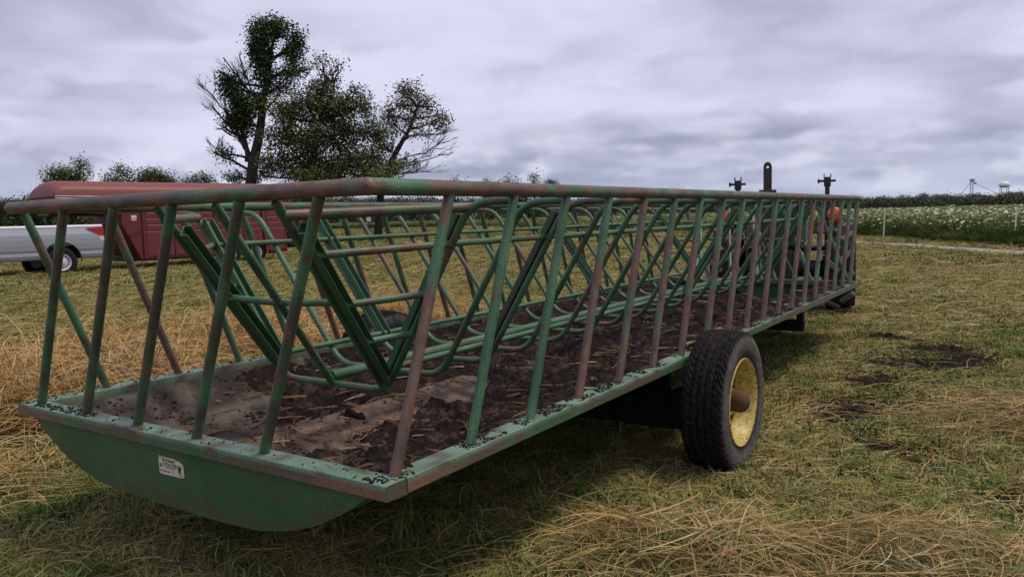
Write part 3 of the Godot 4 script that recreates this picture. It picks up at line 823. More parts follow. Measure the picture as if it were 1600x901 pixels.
func tractor() -> void:
	var T := thing("tractor", "small dark green tractor hitched in front of the feeder wagon", "tractor", Vector3(-0.2, 0, -8.3), 0.2)
	var mb: MB
	for s in [-1.0, 1.0]:
		tractor_wheel(T, Vector3(0.645 * s, 0.545, 0), 0.55, 0.33, 0.30, 13)
		tractor_wheel(T, Vector3(0.52 * s, 0.33, -1.7), 0.335, 0.2, 0.18, 12)
		mb = MB.new()
		var rows := []
		for i in 13:
			var a := lerpf(0.45, 1.9, i / 12.0)
			var row := []
			for k in 5:
				row.append(Vector3(s * lerpf(0.40, 0.54, k / 4.0), 0.545 + sin(a + 0.4) * 0.60, cos(a + 0.4) * 0.60))
			rows.append(row)
		mb.grid(rows, Color.WHITE)
		mb.box(Vector3(0.405 * s, 0.80, -0.1), Vector3(0.02, 0.55, 0.75), Color.WHITE, Basis(), 0.005)
		part("fender", mb, M.tractor_dark, T)
		# signal lamp on the fender
		mb = MB.new()
		mb.box(Vector3(0.55 * s, 1.10, 0.26), Vector3(0.14, 0.03, 0.10), Color.WHITE, Basis(), 0.006)
		var lb := part("lamp_bracket", mb, M.rust, T)
		mb = MB.new()
		mb.lathe(Vector3(0.58 * s, 1.19, 0.27), Vector3(0, 0, 1), [Vector2(0.0, 0.0), Vector2(0.075, 0.0), Vector2(0.082, 0.02), Vector2(0.076, 0.05), Vector2(0.04, 0.062), Vector2(0.0, 0.066)], 20)
		part("signal_lamp", mb, M.orange_lens, T)
		# folded roll bar stub
		mb = MB.new()
		mb.box(Vector3(0.5 * s, 0.99, 0.22), Vector3(0.05, 1.10, 0.05), Color.WHITE, Basis(), 0.006)
		mb.prism(PackedVector2Array([Vector2(-0.10, 0), Vector2(0.0, 0), Vector2(0, 0.14), Vector2(-0.03, 0.06)]), Transform3D(Basis(), Vector3(0.5 * s - 0.02, 1.29, 0.20)), 0.03)
		var post := part("roll_bar_post", mb, M.tractor_dark, T)
		mb = MB.new()
		mb.box(Vector3(0.5 * s, 1.565, 0.22), Vector3(0.075, 0.11, 0.07), Color.WHITE, Basis(), 0.006)
		for q in [-1.0, 1.0]:
			mb.box(Vector3(0.5 * s + 0.036 * q, 1.635, 0.22), Vector3(0.010, 0.05, 0.05), Color.WHITE, Basis(), 0.003)
		mb.tube([Vector3(0.5 * s - 0.085, 1.575, 0.22), Vector3(0.5 * s + 0.09, 1.575, 0.22)], 0.014, 8)
		mb.lathe(Vector3(0.5 * s - 0.085, 1.575, 0.22), Vector3.LEFT, [Vector2(0.026, 0.0), Vector2(0.026, 0.02), Vector2(0.0, 0.02)], 8)
		part("hinge_bracket", mb, M.tractor_dark, post)
		# lower lift arm and stay
		mb = MB.new()
		mb.tube([Vector3(0.26 * s, 0.42, -0.05), Vector3(0.36 * s, 0.40, 0.75)], 0.025, 8)
		mb.tube([Vector3(0.24 * s, 0.86, 0.05), Vector3(0.33 * s, 0.42, 0.5)], 0.016, 8)
		part("lift_arm", mb, M.tractor_dark, T)
	mb = MB.new()
	mb.box(Vector3(0, 0.58, 0.0), Vector3(0.34, 0.42, 0.6), Color.WHITE, Basis(), 0.05)
	mb.box(Vector3(0, 0.62, -0.9), Vector3(0.30, 0.34, 1.3), Color.WHITE, Basis(), 0.04)
	mb.tube([Vector3(-0.5, 0.545, 0), Vector3(0.5, 0.545, 0)], 0.10, 14)
	part("rear_housing", mb, M.tractor_dark, T)
	mb = MB.new()
	mb.box(Vector3(0, 0.98, -1.55), Vector3(0.46, 0.46, 1.15), Color.WHITE, Basis(), 0.08)
	part("hood", mb, M.tractor_green, T)
	mb = MB.new()
	mb.box(Vector3(0, 0.86, 0.05), Vector3(0.46, 0.10, 0.42), Color.WHITE, Basis(), 0.04)
	mb.box(Vector3(0, 1.10, 0.24), Vector3(0.46, 0.44, 0.09), Color.WHITE, Basis(Vector3.RIGHT, 0.15), 0.045)
	part("seat", mb, M.tractor_green, T)
	mb = MB.new()
	mb.box(Vector3(0, 0.78, -0.35), Vector3(0.95, 0.05, 0.7), Color.WHITE, Basis(), 0.01)
	part("platform", mb, M.tractor_dark, T)
	mb = MB.new()
	var ring := []
	for k in 25:
		ring.append(Vector3(0, 1.22, -0.72) + Basis(Vector3.RIGHT, -0.5) * Vector3(cos(TAU * k / 24) * 0.18, 0, sin(TAU * k / 24) * 0.18))
	mb.tube(ring, 0.015, 8, null, -1.0, false)
	mb.tube([Vector3(0, 1.0, -0.95), Vector3(0, 1.21, -0.73)], 0.02, 8)
	part("steering_wheel", mb, M.tractor_dark, T)
	mb = MB.new()
	mb.box(Vector3(0.0, 0.36, 0.55), Vector3(0.08, 0.04, 0.75), Color.WHITE, Basis(), 0.005)
	part("drawbar", mb, M.rust, T)
	# tall hitch mast with a pin hole on top
	mb = MB.new()
	var mast := CSGCombiner3D.new()
	mast.name = "hitch_mast"
	T.add_child(mast, true)
	var poly := CSGPolygon3D.new()
	var pp := PackedVector2Array([Vector2(-0.052, 0.44), Vector2(0.052, 0.44), Vector2(0.052, 1.42), Vector2(0.043, 1.43), Vector2(0.043, 1.73)])
	for k in 9:
		pp.append(Vector2(cos(PI * k / 8) * 0.040, 1.74 + sin(PI * k / 8) * 0.04))
	pp.append_array(PackedVector2Array([Vector2(-0.043, 1.73), Vector2(-0.043, 1.43), Vector2(-0.052, 1.42)]))
	poly.polygon = pp
	poly.depth = 0.035; poly.name = "plate"
	poly.material = M.mast_steel
	mast.add_child(poly)
	var hole := CSGCylinder3D.new()
	hole.name = "pin_hole"; hole.radius = 0.014; hole.height = 0.2; hole.rotation.x = PI / 2; hole.sides = 12
	hole.position = Vector3(0, 1.725, 0); hole.operation = CSGShape3D.OPERATION_SUBTRACTION
	mast.add_child(hole)
	mast.position = Vector3(-0.10, 0, 1.0)
	mb = MB.new()
	mb.tube([Vector3(-0.19, 1.46, 0.98), Vector3(-0.01, 1.46, 0.98)], 0.02, 8)
	mb.box(Vector3(-0.10, 1.44, 0.98), Vector3(0.12, 0.07, 0.06), Color.WHITE, Basis(), 0.006)
	part("mast_pin", mb, M.rust, T)
	mb = MB.new()
	mb.box(Vector3(-0.10, 0.44, 0.96), Vector3(0.62, 0.06, 0.06), Color.WHITE, Basis(), 0.005)
	mb.tube([Vector3(-0.41, 0.46, 0.96), Vector3(-0.12, 1.05, 0.97)], 0.018, 8)
	mb.tube([Vector3(0.21, 0.46, 0.96), Vector3(-0.07, 1.05, 0.97)], 0.018, 8)
	mb.tube([Vector3(-0.10, 1.15, 0.97), Vector3(0.0, 0.85, 0.25)], 0.018, 8)
	for s in [-1.0, 1.0]:
		mb.tube([Vector3(0.36 * s, 0.40, 0.70), Vector3(-0.10 + 0.30 * s, 0.44, 0.96)], 0.02, 8)
	part("hitch_frame", mb, M.tractor_green, T)

# ------------------------------------------------------------------ pickup and stock trailer (local x runs to the rear, z towards the field)
const RIG_AT := Vector3(-19.3, 0.0, -9.25)
const RIG_TURN := 1.4385
func pickup() -> void:
	var T := thing("pickup_truck", "silver pickup truck backed up under the red trailer's neck", "truck", RIG_AT, RIG_TURN)
	var bed := CSGCombiner3D.new()
	bed.name = "cargo_bed"
	T.add_child(bed, true)
	var pr := CSGPolygon3D.new()
	pr.name = "bed_section"
	var h := [[-0.07, 0.46], [-0.02, 0.50], [0.005, 0.58], [0.0, 0.66], [0.02, 0.72], [0.035, 0.86], [0.04, 1.0], [0.035, 1.12], [0.015, 1.2], [0.0, 1.26], [-0.01, 1.33], [-0.03, 1.365], [-0.07, 1.37], [-0.09, 1.34], [-0.09, 0.82]]
	var pl := PackedVector2Array()
	for q in h: pl.append(Vector2(q[0], q[1]))
	for i in range(h.size() - 1, -1, -1): pl.append(Vector2(-1.98 - h[i][0], h[i][1]))
	pr.polygon = pl
	pr.depth = 2.52; pr.rotation.y = -PI / 2; pr.position = Vector3(-1.44, 0, 0)
	pr.material = M.silver
	bed.add_child(pr)
	for z in [-0.1, -1.88]:
		var cy := CSGCylinder3D.new()
		cy.name = "wheel_cut"; cy.radius = 0.475; cy.height = 0.5; cy.sides = 40; cy.rotation.x = PI / 2
		cy.position = Vector3(0, 0.44, z); cy.operation = CSGShape3D.OPERATION_SUBTRACTION
		cy.material = M.black_plastic
		bed.add_child(cy)
	var mb := MB.new()
	mb.box(Vector3(1.085, 1.0, -0.99), Vector3(0.03, 0.62, 1.72), Color.WHITE, Basis(), 0.02)
	part("tailgate", mb, M.silver, T)
	for z in [0.0, -1.98]:
		var s := 1.0 if z == 0.0 else -1.0
		mb = MB.new()
		mb.prism(PackedVector2Array([Vector2(0.66, 1.285), Vector2(1.085, 1.30), Vector2(1.09, 1.05), Vector2(0.97, 1.07), Vector2(0.85, 1.14)]), Transform3D(Basis(), Vector3(0, 0, z + 0.008 * s)), 0.035 * s)
		part("tail_light", mb, M.red_lens, T)
		mb = MB.new()
		mb.prism(PackedVector2Array([Vector2(0.975, 1.055), Vector2(1.09, 1.05), Vector2(1.085, 0.92), Vector2(0.99, 0.93)]), Transform3D(Basis(), Vector3(0, 0, z + 0.008 * s)), 0.035 * s)
		part("reverse_lens", mb, M.clear_lens, T)
		for x in [0.0, -3.7]:
			var w := simple_wheel(T, Vector3(x, 0.385, z - 0.10 * s), 0.39, 0.25, 0.225, M.rubber, M.white_wheel, 14)
			if s < 0: w.rotation.y = PI
		# black arch lip
		mb = MB.new()
		var path := []
		for k in 17:
			var a := lerpf(-0.12, PI + 0.12, k / 16.0)
			path.append(Vector3(cos(a) * 0.476, 0.44 + sin(a) * 0.476, z + 0.03 * s))
		mb.tube(path, 0.016, 6)
		part("arch_lip", mb, M.black_plastic, T)
	mb = MB.new()
	mb.box(Vector3(1.16, 0.60, -0.99), Vector3(0.16, 0.24, 2.02), Color.WHITE, Basis(), 0.03)
	part("rear_bumper", mb, M.black_plastic, T)
	mb = MB.new()
	mb.box(Vector3(-2.0, 0.52, -0.99), Vector3(5.6, 0.14, 1.1), Color.WHITE, Basis(), 0.02)
	part("underframe", mb, M.black_plastic, T)
	# cab and hood
	mb = MB.new()
	mb.prism(PackedVector2Array([Vector2(-1.48, 0.5), Vector2(-1.48, 1.38), Vector2(-1.62, 1.95), Vector2(-1.95, 2.0), Vector2(-2.9, 1.98), Vector2(-3.55, 1.42), Vector2(-4.75, 1.28), Vector2(-4.9, 1.1), Vector2(-4.9, 0.6), Vector2(-4.2, 0.55), Vector2(-4.2, 0.8), Vector2(-3.95, 0.93), Vector2(-3.45, 0.93), Vector2(-3.2, 0.8), Vector2(-3.15, 0.5)]), Transform3D(Basis(), Vector3(0, 0, 0.02)), -2.02)
	part("cab", mb, M.silver, T)
	for z in [0.022, -2.002]:
		mb = MB.new()
		mb.prism(PackedVector2Array([Vector2(-1.66, 1.42), Vector2(-1.74, 1.88), Vector2(-2.82, 1.88), Vector2(-3.3, 1.44)]), Transform3D(Basis(), Vector3(0, 0, z)), 0.012 if z > 0 else -0.012)
		part("side_window", mb, M.glass, T)
func panel_prism(T: Node, called: String, poly: Array, z: float, d: float, col: Color) -> void:
	var mb := MB.new()
	mb.prism(PackedVector2Array(poly), Transform3D(Basis(), Vector3(0, 0, z)), d, col)
	part(called, mb, M.trailer_red, T)
func stock_trailer() -> void:
	var T := thing("stock_trailer", "red gooseneck livestock trailer with rounded roof hitched to the silver pickup", "trailer", RIG_AT, RIG_TURN)
	var R1 := Color(0.150, 0.022, 0.026)
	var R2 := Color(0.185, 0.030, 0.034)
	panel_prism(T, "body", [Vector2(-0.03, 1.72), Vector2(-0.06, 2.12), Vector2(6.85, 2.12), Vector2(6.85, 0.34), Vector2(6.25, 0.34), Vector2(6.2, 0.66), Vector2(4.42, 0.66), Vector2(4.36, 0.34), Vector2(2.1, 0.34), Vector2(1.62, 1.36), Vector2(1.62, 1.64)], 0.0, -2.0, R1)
	# raised sheet panels between the posts
	var colsx := [[2.30, 3.06], [3.16, 4.30], [4.48, 5.30], [5.38, 5.95], [6.20, 6.80]]
	for c in colsx:
		for r in [[0.42, 1.12], [1.16, 1.31], [1.35, 1.48], [1.52, 1.66], [1.72, 2.05]]:
			var y0: float = r[0]
			if c[0] > 4.4 and c[0] < 6.1 and y0 < 0.6: y0 = 0.74
			var mb := MB.new()
			mb.box(Vector3((c[0] + c[1]) / 2, (y0 + r[1]) / 2, 0.012), Vector3(c[1] - c[0], r[1] - y0, 0.03), R2, Basis(), 0.008)
			mb.box(Vector3((c[0] + c[1]) / 2, (y0 + r[1]) / 2, 0.004), Vector3(c[1] - c[0] + 0.022, r[1] - y0 + 0.022, 0.022), Color(0.34, 0.17, 0.155), Basis(), 0.003)   # chipped lip round the sheet
			part("side_panel", mb, M.trailer_red, T)
	for x in [2.20, 3.11, 4.39, 5.34, 6.83]:
		var mb := MB.new()
		mb.box(Vector3(x, 1.22, 0.02), Vector3(0.06, 1.74 if x < 4 or x > 6 else 1.1, 0.05), R1, Basis(), 0.006)
		part("side_post", mb, M.trailer_red, T)
	var mb := MB.new()
	mb.box(Vector3(6.06, 1.05, 0.045), Vector3(0.07, 1.5, 0.05), Color(0.2, 0.04, 0.04), Basis(Vector3(0, 0, 1), 0.08), 0.006)
	part("brace", mb, M.trailer_red, T)
	# curved roof with a round nose
	mb = MB.new()
	var rows := []
	for i in 40:
		var s := -0.08 + 6.96 * pow(i / 39.0, 1.7)
		var k := 1.0
		if s < 0.32: k = pow(maxf(0.0, 1.0 - pow((0.32 - s) / 0.4, 2.6)), 0.385)
		var row := []
		for j in 17:
			var a := PI * j / 16.0
			row.append(Vector3(s, 2.13 + pow(sin(a), 0.6) * 0.46 * maxf(k, 0.02), -1.0 + cos(a) * 1.02 * lerpf(0.95, 1.0, k)))
		rows.append(row)
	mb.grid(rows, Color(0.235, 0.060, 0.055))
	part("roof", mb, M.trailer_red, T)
	for y in [2.135, 2.085]:
		mb = MB.new()
		mb.box(Vector3(3.40, y, 0.022), Vector3(6.92, 0.022, 0.03), Color.WHITE, Basis(), 0.004)
		part("trim_strip", mb, M.trim_white, T)
	mb = MB.new()
	mb.box(Vector3(1.95, 1.55, 0.006), Vector3(0.15, 0.10, 0.008), Color.WHITE, Basis(), 0.002)
	part("notice_plate", mb, M.trim_white, T)
	mb = MB.new()
	mb.box(Vector3(1.95, 1.465, 0.006), Vector3(0.14, 0.03, 0.008), Color.WHITE, Basis(), 0.002)
	part("notice_plate", mb, M.trim_white, T)
	mb = MB.new()
	mb.tube(fillet([Vector3(1.78, 1.08, 0.02), Vector3(1.9, 1.0, 0.05), Vector3(2.02, 1.16, 0.05), Vector3(2.1, 1.12, 0.02)], 0.08), 0.012, 6)
	part("brake_hose", mb, M.black_plastic, T)
	mb = MB.new()
	mb.box(Vector3(0.05, 1.35, -1.0), Vector3(0.12, 0.8, 0.12), Color.WHITE, Basis(), 0.01)
	mb.box(Vector3(0.9, 1.68, -1.0), Vector3(1.9, 0.12, 0.8), Color.WHITE, Basis(), 0.01)
	part("gooseneck_coupler", mb, M.black_plastic, T)
	mb = MB.new()
	mb.box(Vector3(4.3, 0.36, -1.0), Vector3(4.9, 0.16, 1.5), Color.WHITE, Basis(), 0.02)
	part("underframe", mb, M.black_plastic, T)
	for z in [-0.12, -1.88]:
		for x in [4.86, 5.76]:
			var w := simple_wheel(T, Vector3(x, 0.355, z), 0.36, 0.2, 0.2, M.rubber, M.white_wheel, 8)
			if z < -1.0: w.rotation.y = PI
		mb = MB.new()
		mb.box(Vector3(5.3, 0.70, z + 0.04), Vector3(1.86, 0.05, 0.30), R1, Basis(), 0.01)
		part("wheel_fender", mb, M.trailer_red, T)

# ------------------------------------------------------------------ trees
func sprig_mesh(seed_: int, count: int, rad: float, leaf: float) -> Array:
	var r := RandomNumberGenerator.new()
	r.seed = seed_
	var mb := MB.new()
	for i in count:
		var p := Vector3(r.randfn(), r.randfn() * 0.8, r.randfn()) * rad * 0.5
		var b := Basis.from_euler(Vector3(r.randf_range(-0.9, 0.9), r.randf() * TAU, r.randf_range(-0.9, 0.9)))
		var l := leaf * r.randf_range(0.7, 1.3)
		var w := l * r.randf_range(0.4, 0.6)
		mb.quad(p + b * Vector3(0, 0, 0), p + b * Vector3(w, 0.1 * l, l * 0.5), p + b * Vector3(0, 0, l), p + b * Vector3(-w, 0.1 * l, l * 0.45), Color.WHITE)
	return [mb.v, mb.n, mb.mesh()]
var sprigs := []
func limb(mb: MB, a: Vector3, b: Vector3, r0: float, r1: float, wob := 0.08) -> void:
	var path := []
	var d := a.distance_to(b)
	var o := Vector3(rnd(-1, 1), rnd(-0.4, 0.8), rnd(-1, 1)) * d * wob
	var k := maxi(4, int(d / 0.5))
	for i in k + 1:
		var s := float(i) / k
		path.append(a.lerp(b, s) + o * sin(PI * s) + (Vector3(rnd(-1, 1), rnd(-1, 1), rnd(-1, 1)) * 0.03 * d if i > 0 and i < k else Vector3.ZERO))
	mb.tube(path, r0, 6, Color.WHITE, r1, false)
func twigs(mb: MB, p: Vector3, dir: Vector3, len0: float, r: float, depth: int) -> void:
	var e := p + dir * len0
	limb(mb, p, e, r, r * 0.5, 0.06)
	if depth <= 0: return
	for i in 3 + (rng.randi() % 2):
		var s := rnd(0.35, 1.0)
		var d := (dir + Vector3(rnd(-1, 1), rnd(-0.5, 0.9), rnd(-1, 1)) * 0.75).normalized()
		twigs(mb, p.lerp(e, s), d, len0 * rnd(0.4, 0.65), r * 0.5, depth - 1)
func crown(parent: Node, clumps: Array, per: float, base_col: Color, size := 1.0) -> void:
	var V := PackedVector3Array(); var N := PackedVector3Array(); var C := PackedColorArray(); var I := PackedInt32Array()
	for c in clumps:
		var rx: float = c[3]; var ry: float = c[4]
		var cnt := int(per * c[5] * pow(rx, 1.6) * ry + 6)
		var o := Vector3(c[0], c[1], c[2])
		var hue := rnd(0.65, 1.5)
		for i in cnt:
			var d := Vector3(rng.randfn(), rng.randfn(), rng.randfn()).normalized()
			var rr := pow(rng.randf(), 0.42)
			var p := o + Vector3(d.x * rx, d.y * ry, d.z * rx) * rr * (1.0 + 0.4 * n_big.get_noise_3dv((o + d * 2.0) * 2.2))
			if n_big.get_noise_3dv(p * 3.0 / size) < -0.10: continue
			var f := rnd(0.75, 1.3) * hue
			var col := Color(base_col.r * f * rnd(0.9, 1.15), base_col.g * f, base_col.b * f * rnd(0.8, 1.1))
			var b := Basis.from_euler(Vector3(rnd(-0.6, 0.6), rnd(0, TAU), rnd(-0.6, 0.6))).scaled(Vector3.ONE * rnd(0.75, 1.25) * size)
			var sv: PackedVector3Array = sprigs[i % 3][0]
			var sn: PackedVector3Array = sprigs[i % 3][1]
			var b0 := V.size()
			V.append_array(Transform3D(b, p) * sv)
			N.append_array(Transform3D(b.orthonormalized(), Vector3.ZERO) * sn)
			for k in sv.size(): C.append(col)
			for k in range(0, sv.size(), 4):
				I.append_array(PackedInt32Array([b0 + k, b0 + k + 2, b0 + k + 1, b0 + k, b0 + k + 3, b0 + k + 2]))
	var a := []
	a.resize(Mesh.ARRAY_MAX)
	a[Mesh.ARRAY_VERTEX] = V; a[Mesh.ARRAY_NORMAL] = N; a[Mesh.ARRAY_COLOR] = C; a[Mesh.ARRAY_INDEX] = I
	var am := ArrayMesh.new()
	am.add_surface_from_arrays(Mesh.PRIMITIVE_TRIANGLES, a)
	part("crown", am, M.leaf, parent)
func tree(called: String, label: String, base: Vector3, spine: Array, clumps: Array, per: float, col: Color, r0: float, group := "", dead: Array = [], size := 1.0) -> Node3D:
	var T := thing(called, label, "tree", base, 0.0, group)
	var mb := MB.new()
	var sp := [Vector3.ZERO]
	for p in spine: sp.append(p - base)
	mb.tube(dense(sp, 1.0), r0, 8, Color.WHITE, r0 * 0.3, false)
	var loc := []
	for c in clumps:
		var q: Array = c.duplicate()
		q[0] -= base.x; q[1] -= base.y; q[2] -= base.z
		loc.append(q)
		var ctr := Vector3(q[0], q[1], q[2])
		var best: Vector3 = sp[0]; var bd := 1e9
		for i in range(1, sp.size()):
			for s in 5:
				var pt: Vector3 = sp[i - 1].lerp(sp[i], s / 5.0)
				if pt.y > ctr.y - 0.1: continue
				var dd := pt.distance_to(ctr) + (ctr.y - pt.y) * 0.1
				if dd < bd:
					bd = dd; best = pt
		limb(mb, best, ctr, r0 * 0.28, 0.03, 0.12)
		for k in 4:
			var d := Vector3(rnd(-1, 1), rnd(-0.3, 1), rnd(-1, 1)).normalized()
			limb(mb, best.lerp(ctr, rnd(0.6, 1.0)), ctr + Vector3(d.x * q[3], d.y * q[4], d.z * q[3]), 0.035, 0.012, 0.1)
	for d in dead:
		var a: Vector3 = d[0] - base; var b: Vector3 = d[1] - base
		limb(mb, a, b, d[2], d[2] * 0.5, 0.05)
		for k in 9:
			var s := rnd(0.3, 1.0)
			var dir := ((b - a).normalized() + Vector3(rnd(-1, 1), rnd(-0.5, 0.9), rnd(-1, 1)) * 0.8).normalized()
			twigs(mb, a.lerp(b, s), dir, rnd(0.5, 1.2), maxf(0.018, d[2] * 0.38), 2)
	part("trunk", mb, M.bark, T)
	crown(T, loc, per, col, size)
	return T
func round_tree(called: String, label: String, base: Vector3, h: float, w: float, col: Color, group: String, per := 150.0, low := 0.12, size := 1.0) -> void:
	var cl := []
	for i in 16:
		var a := rnd(0, TAU); var y := rnd(low, 0.92)
		var rr := w * 0.5 * sqrt(maxf(0.1, 1.0 - pow((y - 0.45) * 1.7, 2.0))) * rnd(0.3, 0.85)
		cl.append([base.x + cos(a) * rr, base.y + y * h, base.z + sin(a) * rr, w * rnd(0.14, 0.24), h * rnd(0.07, 0.14), rnd(0.7, 1.1)])
	tree(called, label, base, [base + Vector3(rnd(-0.2, 0.2), h * 0.4, 0), base + Vector3(rnd(-0.3, 0.3), h * 0.8, 0)], cl, per, col, 0.02 * h + 0.05, group, [], size)

# ------------------------------------------------------------------ ground, grass, field
const CAM := Vector3(2.393, 1.259, 1.457)
func swath(x: float, z: float) -> float:   # how much long dry grass lies here, 0..1
	var w := 0.0
	for e in [[-3.3, -1.2, 1.05, 4.0, 0.10, 1.0], [-3.9, -4.6, 0.9, 2.4, 0.1, 0.9], [1.45, -1.10, 0.60, 0.32, 0.1, 1.0], [2.15, -1.45, 0.5, 0.35, -0.2, 0.9], [2.45, -3.75, 0.75, 0.6, 0.3, 1.0], [3.0, -5.2, 0.8, 1.0, 0.1, 0.7], [-1.9, -0.1, 0.6, 0.45, 0.0, 0.35], [2.7, -2.2, 0.35, 0.3, 0.0, 0.5]]:
		var d := Vector2(x - e[0], z - e[1]).rotated(e[4])
		w = maxf(w, e[5] * smooth(1.15, 0.45, Vector2(d.x / e[2], d.y / e[3]).length() + 0.3 * n_big.get_noise_2d(x * 7.0, z * 7.0)))
	return w
func bare(x: float, z: float) -> float:    # dung trodden into the field, in patches to the right of the wagon
	var w := 0.0
	for e in [[1.25, -6.45, 0.45, 0.22], [1.70, -6.0, 0.5, 0.35], [1.55, -5.3, 0.55, 0.40], [1.95, -5.5, 0.35, 0.5], [1.42, -4.5, 0.32, 0.45], [1.75, -2.85, 0.28, 0.16], [2.05, -2.68, 0.25, 0.14], [2.42, -2.30, 0.20, 0.24], [1.36, -2.33, 0.08, 0.08], [1.45, -3.5, 0.30, 0.42], [1.85, -3.9, 0.25, 0.25]]:
		var d := Vector2((x - e[0]) / e[2], (z - e[1]) / e[3]).length()
		w = maxf(w, smooth(1.25, 0.5, d + 0.55 * n_big.get_noise_2d(x * 14.0, z * 14.0)))
	return w
func thin(x: float, z: float) -> float:    # openings in the sward where fewer stalks stand
	return 0.8 * smooth(0.30, 0.52, n_wear.get_noise_2d(x * 2.6 + 11.0, z * 2.6) + 0.5 * n_big.get_noise_2d(x * 13.0, z * 13.0))
func lawn_tone(x: float, z: float) -> Color:
	var a := n_wear.get_noise_2d(x * 0.35, z * 0.35) + 0.6 * n_big.get_noise_2d(x * 2.2, z * 2.2)
	var col := Color(0.140, 0.168, 0.042).lerp(Color(0.295, 0.245, 0.092), smooth(-0.45, 0.45, a - 0.45 * smooth(-13.0, -20.0, x) * smooth(-17.0, -24.0, z)))
	# a browner, thinner strip on the far side of the wagon
	var brown := smooth(3.2, 0.4, absf(x + 4.2 + 0.10 * z)) * smooth(0.0, -4.0, z) * smooth(-24.0, -14.0, z)
	return col.lerp(Color(0.27, 0.18, 0.085), 0.75 * brown * smooth(-0.5, 0.3, a))
const EDGE := [[-1.6, 170.0], [-0.97, 170.0], [-0.72, 145.0], [-0.507, 55.5], [-0.352, 45.0], [-0.174, 36.8], [-0.086, 30.1], [-0.014, 26.4], [0.25, 22.0], [0.9, 20.0]]
func edge_dist(az: float) -> float:
	for i in EDGE.size() - 1:
		if az <= EDGE[i + 1][0]:
			return lerpf(EDGE[i][1], EDGE[i + 1][1], clampf((az - EDGE[i][0]) / (EDGE[i + 1][0] - EDGE[i][0]), 0, 1))
	return 20.0
func polar(az: float, d: float) -> Vector3:
	return Vector3(CAM.x + sin(az) * d, 0, CAM.z - cos(az) * d)
func blade(mb: MB, p: Vector3, dir: Vector3, len0: float, w: float, bend: float, up: float) -> void:
	var side := dir.cross(Vector3.UP)
	side = side.normalized() if side.length() > 0.01 else Vector3.RIGHT
	var d0 := (Vector3.UP * up + dir * (1.0 - up)).normalized()
	var p1 := p + d0 * len0 * 0.5
	var d1 := (d0 + dir * bend - Vector3.UP * bend * 0.6).normalized()
	var p2 := p1 + d1 * len0 * 0.5
	if p2.y < 0.004: p2.y = 0.004 + 0.01 * w
	mb.quad(p - side * w * 0.5, p + side * w * 0.5, p1 + side * w * 0.42, p1 - side * w * 0.42)
	mb.tri(p1 - side * w * 0.42, p1 + side * w * 0.42, p2)
func tuft(seed_: int, count: int, rad: float, l0: float, l1: float, w: float, up0: float, up1: float, bend: float) -> ArrayMesh:
	var r := RandomNumberGenerator.new()
	r.seed = seed_
	var mb := MB.new()
	for i in count:
		var a := r.randf() * TAU
		var q := sqrt(r.randf()) * rad
		var dir := Vector3(cos(a + r.randf_range(-1.5, 1.5)), 0, sin(a + r.randf_range(-1.5, 1.5))).normalized()
		blade(mb, Vector3(cos(a) * q, r.randf() * 0.01, sin(a) * q), dir, r.randf_range(l0, l1), w * r.randf_range(0.6, 1.3), bend * r.randf_range(0.3, 1.4), r.randf_range(up0, up1))
	return mb.mesh()
func strands(seed_: int, count: int, rad: float, l0: float, l1: float, w: float, rise: float, y0: float) -> ArrayMesh:
	# loose curved stalks, lying or arching over one another
	var r := RandomNumberGenerator.new()
	r.seed = seed_
	var mb := MB.new()
	var main := r.randf() * TAU
	for i in count:
		var a := main + r.randfn() * 0.9 + (PI if r.randf() < 0.4 else 0.0)
		var q := Vector3(r.randfn(), 0, r.randfn()) * rad * 0.6
		q.y = r.randf() * y0
		var ln := r.randf_range(l0, l1)
		var up := r.randf() * rise
		var turn := r.randf_range(-1.4, 1.4)
		var wd := w * r.randf_range(0.6, 1.3)
		var roll := r.randf_range(-0.9, 0.9)
		var K := 5 if l1 > 0.3 else 3
		var p := q
		var pl := Vector3.ZERO; var prr := Vector3.ZERO
		for k in K + 1:
			var t := float(k) / K
			var ang := a + turn * t
			var dir := Vector3(cos(ang), 0, sin(ang))
			var slope := lerpf(up * 2.2, -up * 1.5 - 0.12, t)
			var side := (dir.cross(Vector3.UP) * cos(roll) + Vector3.UP * sin(roll)) * wd * 0.5 * (1.0 - 0.7 * t)
			var lft := p - side; var rgt := p + side
			if k > 0: mb.quad(pl, prr, rgt, lft)
			pl = lft; prr = rgt
			p += (dir + Vector3.UP * slope).normalized() * ln / K
			p.y = maxf(p.y, 0.003)
	return mb.mesh()
func under_wagon(p: Vector3) -> bool:
	for w in [1.13, -1.13]:
		if absf(p.x - w) < 0.10 and absf(p.z + 2.25) < 0.14: return true
	for s in [-1.0, 1.0]:
		if absf(p.x + 0.2 - 0.645 * s) < 0.15 and absf(p.z + 8.3) < 0.2: return true
	return false
